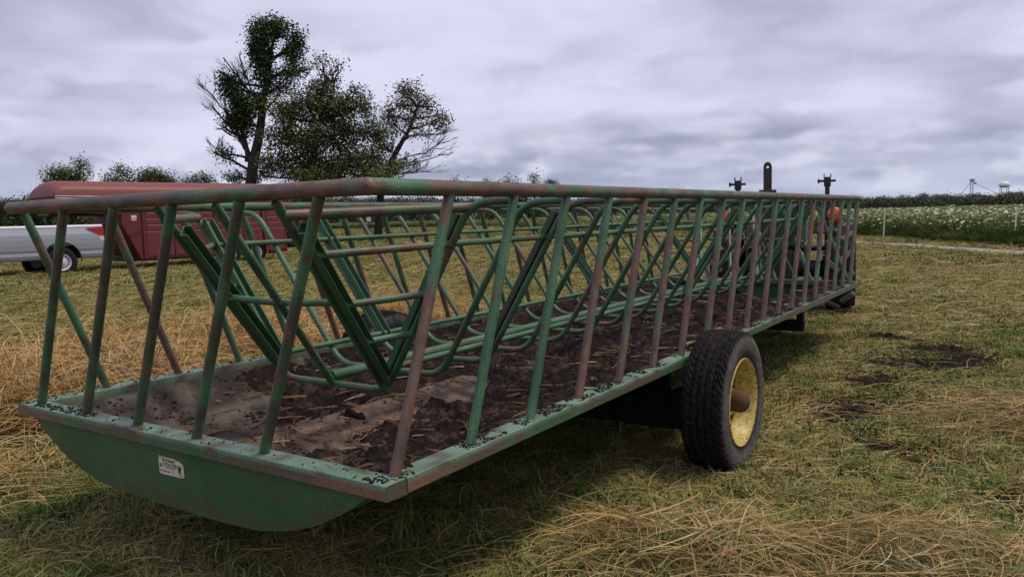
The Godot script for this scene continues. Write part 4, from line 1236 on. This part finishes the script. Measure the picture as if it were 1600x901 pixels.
func ground() -> void:
	var mb := MB.new()
	var rows := []; var cols := []
	var rads := [0.05]
	while rads[-1] < 2600.0:
		rads.append(rads[-1] * 1.075 + 0.05 if rads[-1] < 1.5 or rads[-1] > 14.0 else rads[-1] + 0.055)
	for r in rads:
		var row := []; var cr := []
		for k in 600:
			var a := TAU * k / 600
			var p := polar(a, r)
			var y := -0.008 + 0.012 * n_big.get_noise_2d(p.x * 3.0, p.z * 3.0) if r < 60.0 else -0.008
			row.append(Vector3(p.x, y, p.z))
			var c := Color(0.070, 0.074, 0.022).lerp(Color(0.135, 0.108, 0.042), smooth(-0.4, 0.4, n_wear.get_noise_2d(p.x * 0.35, p.z * 0.35) + 0.6 * n_big.get_noise_2d(p.x * 2.2, p.z * 2.2)))   # thatch and soil between the stalks
			cr.append(c)
		rows.append(row); cols.append(cr)
	mb.grid(rows, cols, true)
	mb.face_up()
	tag(part("ground", mb, M.soil), "mown hay field around the feeder wagon", "", "", "structure")
	# gravel lane
	var pts := [Vector2(9.0, -14.0), Vector2(5.0, -18.2), Vector2(2.07, -21.6), Vector2(-1.5, -26.8), Vector2(-6.0, -31.0), Vector2(-11.4, -34.0), Vector2(-17.3, -35.2), Vector2(-21.0, -34.0), Vector2(-22.6, -30.0), Vector2(-21.4, -25.0), Vector2(-21.2, -21.5), Vector2(-22.3, -17.5)]
	mb = MB.new()
	var lr := []
	for i in range(0, 89):
		var t := i / 88.0 * (pts.size() - 1)
		var k := mini(int(t), pts.size() - 2)
		var a: Vector2 = pts[maxi(k - 1, 0)]; var d: Vector2 = pts[mini(k + 2, pts.size() - 1)]
		var p: Vector2 = pts[k].cubic_interpolate(pts[k + 1], a, d, t - k)
		var q: Vector2 = pts[k].cubic_interpolate(pts[k + 1], a, d, t - k + 0.02)
		var s := (q - p).normalized().orthogonal()
		var row := []
		var wid := 0.85 + 0.35 * n_wear.get_noise_1d(i * 0.9)
		for j in 7:
			var o := lerpf(-wid, wid, j / 6.0) + (0.25 * n_big.get_noise_2d(i * 2.0, j * 40.0) if j == 0 or j == 6 else 0.0)
			row.append(Vector3(p.x + s.x * o, 0.014 + 0.012 * sin(PI * j / 6.0), p.y + s.y * o))
		lr.append(row)
	mb.grid(lr, Color.WHITE)
	mb.face_up()
	tag(part("gravel_lane", mb, M.gravel), "pale gravel lane between the mown field and the tall weeds", "", "", "structure")
func on_lane(x: float, z: float) -> bool:
	var p := Vector2(x, z)
	var pts := [Vector2(9.0, -14.0), Vector2(5.0, -18.2), Vector2(2.07, -21.6), Vector2(-1.5, -26.8), Vector2(-6.0, -31.0), Vector2(-11.4, -34.0), Vector2(-17.3, -35.2), Vector2(-21.0, -34.0), Vector2(-22.6, -30.0), Vector2(-21.4, -25.0), Vector2(-21.2, -21.5), Vector2(-22.3, -17.5)]
	for i in pts.size() - 1:
		if Geometry2D.get_closest_point_to_segment(p, pts[i], pts[i + 1]).distance_to(p) < 0.8: return true
	return false
func grass() -> void:
	var short_t := [tuft(1, 13, 0.05, 0.04, 0.11, 0.0062, 0.40, 0.95, 0.9), tuft(2, 13, 0.055, 0.035, 0.09, 0.0068, 0.25, 0.9, 1.1), tuft(3, 12, 0.055, 0.045, 0.13, 0.0058, 0.35, 0.95, 1.0)]
	var dry_t := [strands(4, 9, 0.07, 0.07, 0.18, 0.0046, 0.10, 0.03), strands(5, 9, 0.07, 0.06, 0.15, 0.0052, 0.06, 0.02), strands(6, 8, 0.08, 0.09, 0.24, 0.0046, 0.16, 0.03)]
	var sb := [PackedFloat32Array(), PackedFloat32Array(), PackedFloat32Array()]
	var db := [PackedFloat32Array(), PackedFloat32Array(), PackedFloat32Array()]
	# (near, far, azimuth limits, count)
	var zones := [[1.6, 4.5, 26000, 1.0], [4.5, 9.0, 38000, 1.15], [9.0, 18.0, 42000, 1.7], [18.0, 38.0, 42000, 2.8], [38.0, 110.0, 24000, 5.5]]
	for zn in zones:
		for i in zn[2]:
			var d := sqrt(rng.randf() * (zn[1] * zn[1] - zn[0] * zn[0]) + zn[0] * zn[0])
			var az := -0.593 + rnd(-0.68, 0.68) * (1.25 if d < 4.5 else 1.0)
			if d > edge_dist(az) - 1.0: continue
			var p := polar(az, d)
			if under_wagon(p) or (d > 15.0 and on_lane(p.x, p.z)): continue
			var b := bare(p.x, p.z) if d < 12.0 else 0.0
			if d < 12.0 and rng.randf() < thin(p.x, p.z): continue
			if b > 0.2 and rng.randf() < b * 1.25: continue
			var sw := swath(p.x, p.z) if d < 14.0 else 0.0
			var tone := lawn_tone(p.x, p.z)
			var g := n_big.get_noise_2d(p.x * 5.0, p.z * 5.0) + 0.5 * n_wear.get_noise_2d(p.x * 2.0, p.z * 2.0)
			var s: float = zn[3] * rnd(0.75, 1.3)
			if rng.randf() < 0.50 + 0.5 * g - 0.35 * sw:
				var lush := smooth(0.1, 0.5, g)
				var c := tone.lerp(Color(0.070, 0.125, 0.026), 0.35 + 0.55 * lush)
				var f := rnd(0.5, 1.6)
				c = Color(c.r * f, c.g * f, c.b * f)
				inst(sb[i % 3], p, rnd(0, TAU), s, s * rnd(0.6, 1.15) * (0.75 if d > 9.0 else 1.0), c)
			else:
				var c := tone.lerp(Color(0.52, 0.390, 0.165), rnd(0.1, 1.0))
				if rng.randf() < 0.25: c = c.lerp(Color(0.16, 0.09, 0.05), 0.6)
				if rng.randf() < 0.06: c = Color(0.46, 0.42, 0.30)
				inst(db[i % 3], p + Vector3(0, rnd(0, 0.02), 0), rnd(0, TAU), s, s, c)
	for k in 3:
		tag(many("mown_grass", short_t[k], M.grass, sb[k]), "short olive green stubble of the mown field", "grass", "", "stuff")
		tag(many("dry_clippings", dry_t[k], M.grass, db[k]), "tan dry clippings lying over the mown field", "grass", "", "stuff")
	# long dry grass heaped along the wagon
	var lt := [strands(21, 15, 0.15, 0.28, 0.72, 0.0085, 0.35, 0.14), strands(22, 15, 0.17, 0.22, 0.60, 0.0095, 0.22, 0.12), strands(23, 13, 0.15, 0.32, 0.80, 0.0070, 1.25, 0.14)]
	var lb := [PackedFloat32Array(), PackedFloat32Array(), PackedFloat32Array()]
	for i in 30000:
		var p: Vector3
		if i % 3 == 0: p = Vector3(rnd(0.7, 4.0), 0, rnd(-6.5, -0.5))
		else: p = Vector3(rnd(-6.2, -1.3), 0, rnd(-9.0, 2.8))
		var sw := swath(p.x, p.z)
		if rng.randf() > sw * (0.55 + 0.9 * n_wear.get_noise_2d(p.x * 3.0, p.z * 3.0)) + 0.1 * sw: continue
		if bare(p.x, p.z) > 0.5: continue
		var left := p.x < 0.0
		var s := rnd(0.6, 1.1) * (0.6 + 0.4 * sw) * (0.95 if left else 0.62)
		var c := Color(0.54, 0.365, 0.145).lerp(Color(0.27, 0.155, 0.065), pow(rng.randf(), 1.2))
		if not left: c = Color(0.46, 0.335, 0.145).lerp(Color(0.18, 0.105, 0.046), pow(rng.randf(), 1.1))
		if rng.randf() < 0.12: c = Color(0.50, 0.41, 0.24)
		if rng.randf() < 0.16 and not left: c = Color(0.13, 0.165, 0.05)
		inst(lb[i % 3], p + Vector3(0, rnd(0.0, 0.26 if left else 0.09) * sw, 0), rnd(0, TAU), s, s * rnd(0.7, 1.1), c, rnd(-0.25, 0.25), rnd(0, TAU))
	for k in 3:
		tag(many("dry_long_grass", lt[k], M.grass, lb[k]), "long golden dry grass heaped in swaths beside the wagon", "grass", "", "stuff")
	# a few greener broad blades
	var gt := tuft(31, 12, 0.05, 0.08, 0.17, 0.008, 0.35, 0.9, 0.9)
	var gb := PackedFloat32Array()
	for i in 2600:
		var d := sqrt(rng.randf() * (64.0 - 3.0) + 3.0)
		var p := polar(-0.593 + rnd(-0.7, 0.7), d)
		if n_big.get_noise_2d(p.x * 3.1 + 20.0, p.z * 3.1) < 0.22 and rng.randf() < 0.93: continue
		if under_wagon(p) or bare(p.x, p.z) > 0.5: continue
		var s := rnd(0.5, 1.0)
		inst(gb, p, rnd(0, TAU), s, s, Color(0.075, 0.14, 0.03).lerp(Color(0.14, 0.2, 0.07), rng.randf()))
	tag(many("green_grass", gt, M.grass, gb), "fresh green grass blades growing in the stubble", "grass", "", "stuff")
	var clod := MB.new()
	var cr := []
	for i in 5:
		var row := []
		for k in 7:
			var la := -PI / 2 + PI * i / 4.0
			row.append(Vector3(cos(TAU * k / 7) * cos(la), sin(la) * 0.6, sin(TAU * k / 7) * cos(la)) * (0.7 + 0.5 * absf(sin(k * 2.3 + i * 1.7))))
		cr.append(row)
	clod.grid(cr, Color.WHITE, true, true)
	var cb := PackedFloat32Array()
	for i in 75000:
		var p := Vector3(rnd(0.4, 2.8), 0, rnd(-7.2, -1.0))
		if rng.randf() > bare(p.x, p.z) - 0.1: continue
		var s := rnd(0.006, 0.021)
		inst(cb, p + Vector3(0, s * 0.2 + rnd(0, 0.02), 0), rnd(0, TAU), s, s, Color(0.022, 0.016, 0.013).lerp(Color(0.06, 0.042, 0.03), rng.randf() * rng.randf()))
	tag(many("dung_crumbs", clod.mesh(), M.plain, cb), "dark crumbled dung scattered through the grass", "manure", "", "stuff")
	# manure heaps on the ground
	for e in [[1.25, -6.5, 0.30, 0.10, "dark manure clump lying beyond the wagon wheel, long and low"], [1.78, -6.15, 0.28, 0.08, "dark manure clump tangled with pale stalks"], [2.05, -2.72, 0.16, 0.05, "flat dark manure patch beside the fresh green grass"], [1.36, -2.36, 0.055, 0.05, "small round dark clod beside the wagon tyre"], [2.43, -2.33, 0.13, 0.05, "black wet manure patch at the edge of the dry grass"]]:
		var mb := MB.new()
		var rows := []
		for i in 12:
			var row := []
			for k in 26:
				var a := TAU * k / 26.0
				var rr: float = e[2] * (i / 11.0) * (1.0 + 0.45 * n_big.get_noise_2d(cos(a) * 20.0 + e[0] * 50.0, sin(a) * 20.0 + e[1] * 30.0))
				var h: float = e[3] * pow(1.0 - i / 11.0, 0.7) * (0.7 + 0.9 * n_fine.get_noise_3d(cos(a) * rr * 60.0, e[0] * 9.0, sin(a) * rr * 60.0)) - 0.012
				row.append(Vector3(cos(a) * rr, maxf(h, -0.012), sin(a) * rr * 0.6))
			rows.append(row)
		mb.grid(rows, func(p, _t): return Color(0.018, 0.014, 0.012).lerp(Color(0.055, 0.038, 0.028), clampf(0.4 + n_fine.get_noise_3dv(p * 50.0), 0, 1)), true)
		mb.face_up()
		var o := part("manure_clump", mb, M.dung)
		o.position = Vector3(e[0], 0.0, e[1])
		tag(o, e[4], "manure")
func weeds() -> void:
	# the closed canopy of the field
	var mb := MB.new()
	var rows := []; var cols := []
	var ts := [0.0]
	while ts[-1] < 420.0: ts.append(ts[-1] * 1.10 + 0.8)
	for i in ts.size():
		var row := []; var cr := []
		for k in 241:
			var az := lerpf(-1.55, 0.85, k / 240.0)
			var d: float = edge_dist(az) + 1.2 + ts[i]
			var p := polar(az, d)
			var y := 0.62 + 0.22 * n_big.get_noise_2d(p.x * 2.0, p.z * 2.0)
			if i == 0: y = 0.0
			row.append(Vector3(p.x, y, p.z))
			var a := n_wear.get_noise_2d(p.x * 0.4, p.z * 0.3) + 0.5 * n_fine.get_noise_2d(p.x * 4.0, p.z * 4.0)
			cr.append(Color(0.095, 0.130, 0.034).lerp(Color(0.200, 0.190, 0.070), smooth(-0.4, 0.4, a)))
		rows.append(row); cols.append(cr)
	mb.grid(rows, cols)
	mb.face_up()
	tag(part("weed_field", mb, M.soil), "wide field of tall green weeds stretching to the woods", "field", "", "stuff")
	var wt := [tuft(41, 30, 0.30, 0.45, 1.05, 0.028, 0.65, 0.98, 0.35), tuft(42, 30, 0.32, 0.35, 0.95, 0.035, 0.55, 0.98, 0.5), tuft(43, 26, 0.30, 0.5, 1.15, 0.024, 0.7, 0.99, 0.3)]
	var wb := [PackedFloat32Array(), PackedFloat32Array(), PackedFloat32Array()]
	var fb := PackedFloat32Array()
	for i in 60000:
		var az := rnd(-1.25, 0.16)
		if i % 2 == 0: az = rnd(-0.30, 0.14)
		var ed := edge_dist(az)
		var t := pow(rng.randf(), 1.8) * (90.0 if az > -0.5 else 60.0)
		var d := ed + t - 0.4
		var p := polar(az, d)
		var n0 := n_wear.get_noise_2d(p.x * 0.6, p.z * 0.6)
		var rise := smooth(-0.5, 2.5, t)
		var s := (0.35 + 0.65 * rise) * rnd(0.75, 1.15) * (1.0 + 0.2 * n0)
		var c := Color(0.075, 0.130, 0.030).lerp(Color(0.175, 0.200, 0.065), clampf(0.45 + n0 + rnd(-0.35, 0.35), 0, 1))
		var wide := 1.0 + d * 0.012
		inst(wb[i % 3], p, rnd(0, TAU), s * wide, s * 0.92, c)
		# white umbels over the nearer part of the field
		var fl := n_big.get_noise_2d(p.x * 0.9 + 5.0, p.z * 0.9)
		if t > 0.8 and t < 34.0 and az > -0.5 and rng.randf() < 0.42 + 0.5 * fl:
			for q in 1 + rng.randi() % 2:
				inst(fb, p + Vector3(rnd(-0.3, 0.3), s * rnd(0.72, 1.02), rnd(-0.3, 0.3)), rnd(0, TAU), rnd(0.65, 1.35), rnd(0.7, 1.2), Color(0.80, 0.82, 0.68).lerp(Color(0.62, 0.66, 0.42), rng.randf()), rnd(-0.35, 0.35), rnd(0, TAU))
	for k in 3:
		tag(many("tall_weeds", wt[k], M.grass, wb[k]), "tall green weeds along the edge of the field", "weeds", "", "stuff")
	var um := MB.new()
	for k in 9:
		var a := TAU * k / 9.0
		var o := Vector3(cos(a), 0.25, sin(a)) * 0.034 * (1.0 if k % 2 else 0.65)
		var b := Basis(Vector3.UP, a)
		um.quad(o + b * Vector3(-0.018, 0, -0.016), o + b * Vector3(0.02, 0.004, -0.016), o + b * Vector3(0.02, 0.0, 0.018), o + b * Vector3(-0.018, 0.006, 0.016))
	um.tube([Vector3(0, -0.3, 0), Vector3(0, 0.0, 0)], 0.004, 3, Color(0.2, 0.35, 0.1), 0.004, false)
	tag(many("white_umbels", um.mesh(), M.grass, fb), "white flat flower heads standing among the weeds", "flowers", "", "stuff")
func horizon() -> void:
	# distant wood as one mass
	var bufs := [PackedFloat32Array(), PackedFloat32Array(), PackedFloat32Array()]
	for i in 26000:
		var az := rnd(-1.3, 0.25)
		var d := 520.0 + rnd(-30, 60)
		if az < -0.45: d = lerpf(520.0, 330.0, smooth(-0.45, -0.9, az)) + rnd(-25, 40)
		var top := 6.0 + 2.0 * n_big.get_noise_1d(az * 260.0) + 2.2 * n_wear.get_noise_1d(az * 60.0)
		top += 5.0 * smooth(-0.22, -0.45, az)
		var y := top * pow(rng.randf(), 0.7)
		var p := polar(az, d)
		var f := rnd(0.7, 1.25) * (1.0 + 0.5 * n_wear.get_noise_1d(az * 140.0))
		inst(bufs[i % 3], p + Vector3(0, y, 0), rnd(0, TAU), 6.2, 5.0, Color(0.068 * f, 0.086 * f, 0.050 * f), rnd(-0.5, 0.5), rnd(0, TAU))
	for k in 3:
		tag(many("distant_wood", sprigs[k][2], M.leaf, bufs[k]), "dark line of distant woods on the horizon", "woods", "", "stuff")
	# grain elevator leg
	var T := thing("grain_elevator", "thin grain elevator tower rising above the distant woods", "tower", Vector3(-49.4, 0, -813.1))
	var mb := MB.new()
	for s in [[-1, -1], [1, -1], [1, 1], [-1, 1]]:
		mb.tube([Vector3(s[0] * 1.3, 0, s[1] * 1.3), Vector3(s[0] * 0.9, 22, s[1] * 0.9)], 0.22, 5)
	for k in 9:
		var y := k * 2.4
		mb.tube([Vector3(-1.25, y, 1.25), Vector3(1.2, y + 2.4, 1.2)], 0.12, 4)
		mb.tube([Vector3(1.25, y, 1.25), Vector3(-1.2, y + 2.4, 1.2)], 0.12, 4)
	part("lattice", mb, M.galvanised, T)
	mb = MB.new()
	mb.box(Vector3(0.3, 22.6, 0), Vector3(4.0, 2.6, 3.0), Color.WHITE, Basis(), 0.4)
	mb.box(Vector3(2.6, 20.0, 0), Vector3(2.0, 2.0, 2.0), Color.WHITE, Basis(), 0.3)
	part("head_house", mb, M.galvanised, T)
	mb = MB.new()
	mb.tube([Vector3(1.5, 20.5, 0), Vector3(22, 9, 6)], 0.25, 5)
	mb.tube([Vector3(-1.0, 20.5, 0), Vector3(-12, 5, 4)], 0.2, 5)
	part("spout", mb, M.galvanised, T)
	T = thing("water_tower", "white water tower standing beyond the distant woods", "tower", Vector3(-33.1, 0, -1066.4))
	mb = MB.new()
	mb.lathe(Vector3(0, 22.0, 0), Vector3.UP, [Vector2(0.0, -2.8), Vector2(3.5, -2.4), Vector2(5.2, -0.8), Vector2(5.6, 0.6), Vector2(5.0, 2.6), Vector2(3.0, 4.0), Vector2(0.0, 4.6)], 24)
	part("tank", mb, M.tower_white, T)
	mb = MB.new()
	mb.lathe(Vector3(0, 20.6, 0), Vector3.UP, [Vector2(5.4, 0.0), Vector2(6.3, 0.0), Vector2(6.3, 0.7), Vector2(5.5, 0.7)], 24)
	part("walkway", mb, M.galvanised, T)
	for k in 4:
		var a := TAU * k / 4 + 0.5
		mb = MB.new()
		mb.tube([Vector3(cos(a) * 6.0, 0, sin(a) * 6.0), Vector3(cos(a) * 4.6, 20.5, sin(a) * 4.6)], 0.4, 6)
		part("leg", mb, M.galvanised, T)
	T = thing("sign_post", "short dark post carrying a small white plate near the far weeds", "sign", polar(-0.770, 62.0))
	mb = MB.new()
	mb.box(Vector3(0, 0.7, 0), Vector3(0.09, 1.5, 0.09), Color(0.06, 0.05, 0.04), Basis(), 0.01)
	part("post", mb, M.plain, T)
	mb = MB.new()
	mb.box(Vector3(0.02, 1.42, 0.07), Vector3(0.34, 0.42, 0.03), Color(0.7, 0.7, 0.68), Basis(Vector3.UP, 0.7), 0.005)
	part("plate", mb, M.plain, T)
	# electric fence posts along the lane
	for q in [[1.78, -25.6, 1.12, "pale fence post among tall weeds beside the gravel lane"], [-2.54, -31.2, 1.2, "pale fence post in front of the thickest white flowers"], [-24.0, -42.5, 1.3, "pale fence post behind the far bend of the lane"]]:
		var P := thing("fence_post", q[3], "fence post", Vector3(q[0], 0, q[1]), 0.0, "electric fence posts")
		mb = MB.new()
		mb.tube([Vector3(0, -0.05, 0), Vector3(0.03, q[2], 0)], 0.022, 8)
		part("shaft", mb, M.fibreglass, P)
		for h in [0.55, 0.95]:
			mb = MB.new()
			mb.lathe(Vector3(0.02, q[2] * h, 0), Vector3.UP, [Vector2(0.0, -0.03), Vector2(0.028, -0.025), Vector2(0.028, 0.025), Vector2(0.0, 0.03)], 8)
			part("insulator", mb, M.fibreglass, P)
func plant_trees() -> void:
	for k in 3: sprigs.append(sprig_mesh(70 + k, 18, 0.42, 0.118))
	var dark := Color(0.060, 0.086, 0.034)
	var olive := Color(0.100, 0.120, 0.048)
	tree("ragged_tree", "tall ragged tree with a leafy column top and bare dead branches", Vector3(-36.2, 0, -28.4), [Vector3(-36.12, 3.12, -28.49), Vector3(-36.02, 4.8, -28.75), Vector3(-35.75, 6.47, -29.11), Vector3(-35.6, 8.7, -29.46), Vector3(-35.27, 11.29, -29.96)], TALL_CLUMPS.map(func(c): return [c[0], c[1], c[2], c[3] * 0.8, c[4] * 0.85, c[5]]), 420.0, Color(0.066, 0.098, 0.040), 0.42, "", [[Vector3(-35.81, 8.3, -29.31), Vector3(-37.6, 11.0, -28.3), 0.07], [Vector3(-35.9, 8.0, -29.2), Vector3(-36.9, 11.2, -28.9), 0.06], [Vector3(-36.0, 4.6, -28.7), Vector3(-37.2, 7.3, -28.2), 0.14], [Vector3(-36.3, 4.9, -28.6), Vector3(-36.6, 6.6, -28.6), 0.2], [Vector3(-36.9, 6.6, -28.3), Vector3(-38.3, 8.3, -27.8), 0.05], [Vector3(-36.2, 4.4, -28.6), Vector3(-38.0, 5.5, -27.6), 0.09], [Vector3(-35.8, 8.6, -29.4), Vector3(-37.9, 10.3, -28.1), 0.08], [Vector3(-35.5, 8.8, -29.6), Vector3(-34.2, 10.2, -30.6), 0.06], [Vector3(-35.7, 7.6, -29.3), Vector3(-34.4, 9.2, -30.3), 0.06], [Vector3(-36.9, 7.4, -28.3), Vector3(-38.5, 9.2, -27.6), 0.05]])
	tree("broad_tree", "broad dense olive green tree right behind the stock trailer", Vector3(-32.6, 0, -29.6), [Vector3(-32.55, 2.99, -29.67), Vector3(-32.3, 5.17, -30.08), Vector3(-32.06, 7.35, -30.48)], BROAD_CLUMPS, 200.0, olive, 0.40, "", [[Vector3(-30.4, 5.0, -31.4), Vector3(-29.2, 4.0, -32.6), 0.05], [Vector3(-31.0, 6.0, -31.0), Vector3(-29.9, 4.6, -32.2), 0.05]])
	tree("airy_tree", "airy pale leaved tree leaning away with long bare lower branches", Vector3(-30.7, 0, -33.3), [Vector3(-30.45, 2.95, -33.51), Vector3(-29.96, 4.84, -34.04), Vector3(-29.12, 6.71, -34.81), Vector3(-28.69, 8.22, -35.27)], RIGHT_CLUMPS, 210.0, Color(0.150, 0.165, 0.090), 0.26, "", [[Vector3(-30.0, 4.6, -34.0), Vector3(-27.1, 5.9, -36.1), 0.05], [Vector3(-30.1, 4.4, -33.9), Vector3(-27.3, 5.2, -35.9), 0.045], [Vector3(-30.2, 4.0, -33.8), Vector3(-28.0, 4.1, -35.3), 0.04], [Vector3(-29.4, 6.2, -34.5), Vector3(-27.6, 6.3, -36.0), 0.04]])
	var gt := "trees behind the stock trailer"
	round_tree("small_tree", "rounded bushy tree standing behind the nose of the red trailer", Vector3(-59.3, 0, -30.0), 6.5, 4.6, olive, gt)
	round_tree("small_tree", "wide bushy tree behind the middle of the trailer roof", Vector3(-57.3, 0, -33.8), 6.3, 5.6, olive, gt)
	round_tree("small_tree", "low spreading tree between the bushy trees and the ragged tree", Vector3(-54.9, 0, -35.6), 5.4, 5.2, dark, gt)
	round_tree("small_tree", "dark sparse tree close to the ragged tree's trunk", Vector3(-48.6, 0, -34.8), 5.3, 4.4, dark, gt)
	round_tree("small_tree", "small dark tree behind the truck's cargo bed", Vector3(-56.6, 0, -25.6), 4.2, 4.2, dark, gt)
	round_tree("small_shrub", "dark round shrub growing beside the far end of the trailer", Vector3(-27.5, 0, -23.6), 2.3, 2.6, dark, "", 260.0, 0.05)
	var gd := "far trees beyond the weeds"
	round_tree("far_tree", "lone low far tree between the airy tree and the far grove", Vector3(-84.5, 0, -110.0), 8.7, 5.5, dark, gd, 16.0, 0.12, 1.9)
	for q in [[-84.8, -122.0, 9.4, 6.0, "broad olive far tree, widest of the far grove"], [-82.6, -123.5, 9.2, 5.0, "pale thin far tree beside the widest one of the grove"], [-80.3, -124.6, 8.9, 4.2, "ragged far tree in the gap of the grove"], [-78.0, -126.4, 9.9, 4.6, "tallest dark far tree of the grove"], [-75.6, -128.0, 8.8, 4.0, "lowest far tree at the open end of the grove"]]:
		round_tree("far_tree", q[4], Vector3(q[0], 0, q[1]), q[2], q[3], olive if q[3] > 4.9 else dark, gd, 16.0, 0.12, 1.9)

# ------------------------------------------------------------------ sky
func cloudy_sky() -> Image:
	var W := 2048; var H := 1024
	var n1 := FastNoiseLite.new(); n1.seed = 31; n1.frequency = 1.0; n1.fractal_octaves = 5; n1.noise_type = FastNoiseLite.TYPE_SIMPLEX_SMOOTH
	var n2 := FastNoiseLite.new(); n2.seed = 77; n2.frequency = 1.0; n2.fractal_octaves = 4; n2.noise_type = FastNoiseLite.TYPE_SIMPLEX_SMOOTH
	var n3 := FastNoiseLite.new(); n3.seed = 5; n3.frequency = 1.0; n3.fractal_octaves = 5
	var img := Image.create(W, H, false, Image.FORMAT_RGBF)
	var low := Color(0.36, 0.38, 0.45)
	img.fill(Color(0.12, 0.115, 0.07))
	for y in H / 2 + 2:
		var el := PI * (0.5 - (y + 0.5) / H)
		var se := maxf(sin(el), 0.0)
		for x in W:
			var az := TAU * (x + 0.5) / W
			var ce := cos(el)
			var k := 1.0 / (se + 0.16)
			var p := Vector3(sin(az) * ce * k, 0, -cos(az) * ce * k)
			var wx := n3.get_noise_3d(p.x * 0.8, 3.0, p.z * 0.8)
			var a := n1.get_noise_3d(p.x * 0.40 + 0.35 * wx, 0.0, p.z * 0.40 - 0.3 * wx)
			var b := n2.get_noise_3d(p.x * 1.2 + 7.0, a * 0.6 + wx, p.z * 1.2)
			var t := 0.52 + 1.05 * a + 0.42 * b
			var c := Color(0.212, 0.230, 0.318).lerp(Color(0.486, 0.488, 0.612), smoothstep(-0.1, 1.1, t))
			# a brighter band of cumulus low over the horizon
			if se < 0.22:
				var cu := n3.get_noise_3d(sin(az) * 9.0, se * 26.0, cos(az) * 9.0)
				var band := smoothstep(0.0, 0.02, se) * smoothstep(0.13, 0.04, se)
				c = c.lerp(Color(0.58, 0.58, 0.65), band * smoothstep(0.05, 0.45, cu + 0.35 * b) * 0.6)
				c = c.lerp(Color(0.30, 0.345, 0.45), smoothstep(0.10, 0.0, se) * 0.45)
			img.set_pixel(x, y, c)
	return img

# ------------------------------------------------------------------ scene
func _ready() -> void:
	rng.seed = 4711
	n_wear.seed = 3; n_wear.frequency = 1.0; n_wear.fractal_octaves = 3
	n_fine.seed = 8; n_fine.frequency = 1.0; n_fine.fractal_octaves = 2
	n_big.seed = 21; n_big.frequency = 0.5; n_big.fractal_octaves = 3
	var cam := Camera3D.new()
	cam.name = "camera"
	cam.position = CAM
	cam.rotation = Vector3(-0.0907, 0.5931, -0.0274)
	cam.fov = 40.3
	cam.near = 0.05; cam.far = 4000.0
	add_child(cam)
	cam.current = true
	var env := Environment.new()
	env.background_mode = Environment.BG_SKY
	var sky := Sky.new()
	var pan := PanoramaSkyMaterial.new()
	pan.panorama = ImageTexture.create_from_image(cloudy_sky())
	sky.sky_material = pan
	env.sky = sky
	env.tonemap_mode = Environment.TONE_MAPPER_LINEAR
	env.tonemap_exposure = 1.5
	env.background_energy_multiplier = 1.0
	env.sdfgi_enabled = true; env.ssao_enabled = true; env.ssil_enabled = true
	var we := WorldEnvironment.new()
	we.name = "environment"
	we.environment = env
	add_child(we)
	var sun := DirectionalLight3D.new()
	sun.name = "sun"
	sun.light_energy = 0.5
	sun.light_color = Color(1.0, 0.95, 0.86)
	sun.light_angular_distance = 14.0
	sun.shadow_enabled = true
	add_child(sun)
	sun.look_at_from_position(Vector3(4.0, 10.0, -3.0), Vector3.ZERO, Vector3.FORWARD)
	materials()
	ground()
	plant_trees()
	horizon()
	weeds()
	feeder_wagon()
	tractor()
	pickup()
	stock_trailer()
	trough_contents()
	grass()
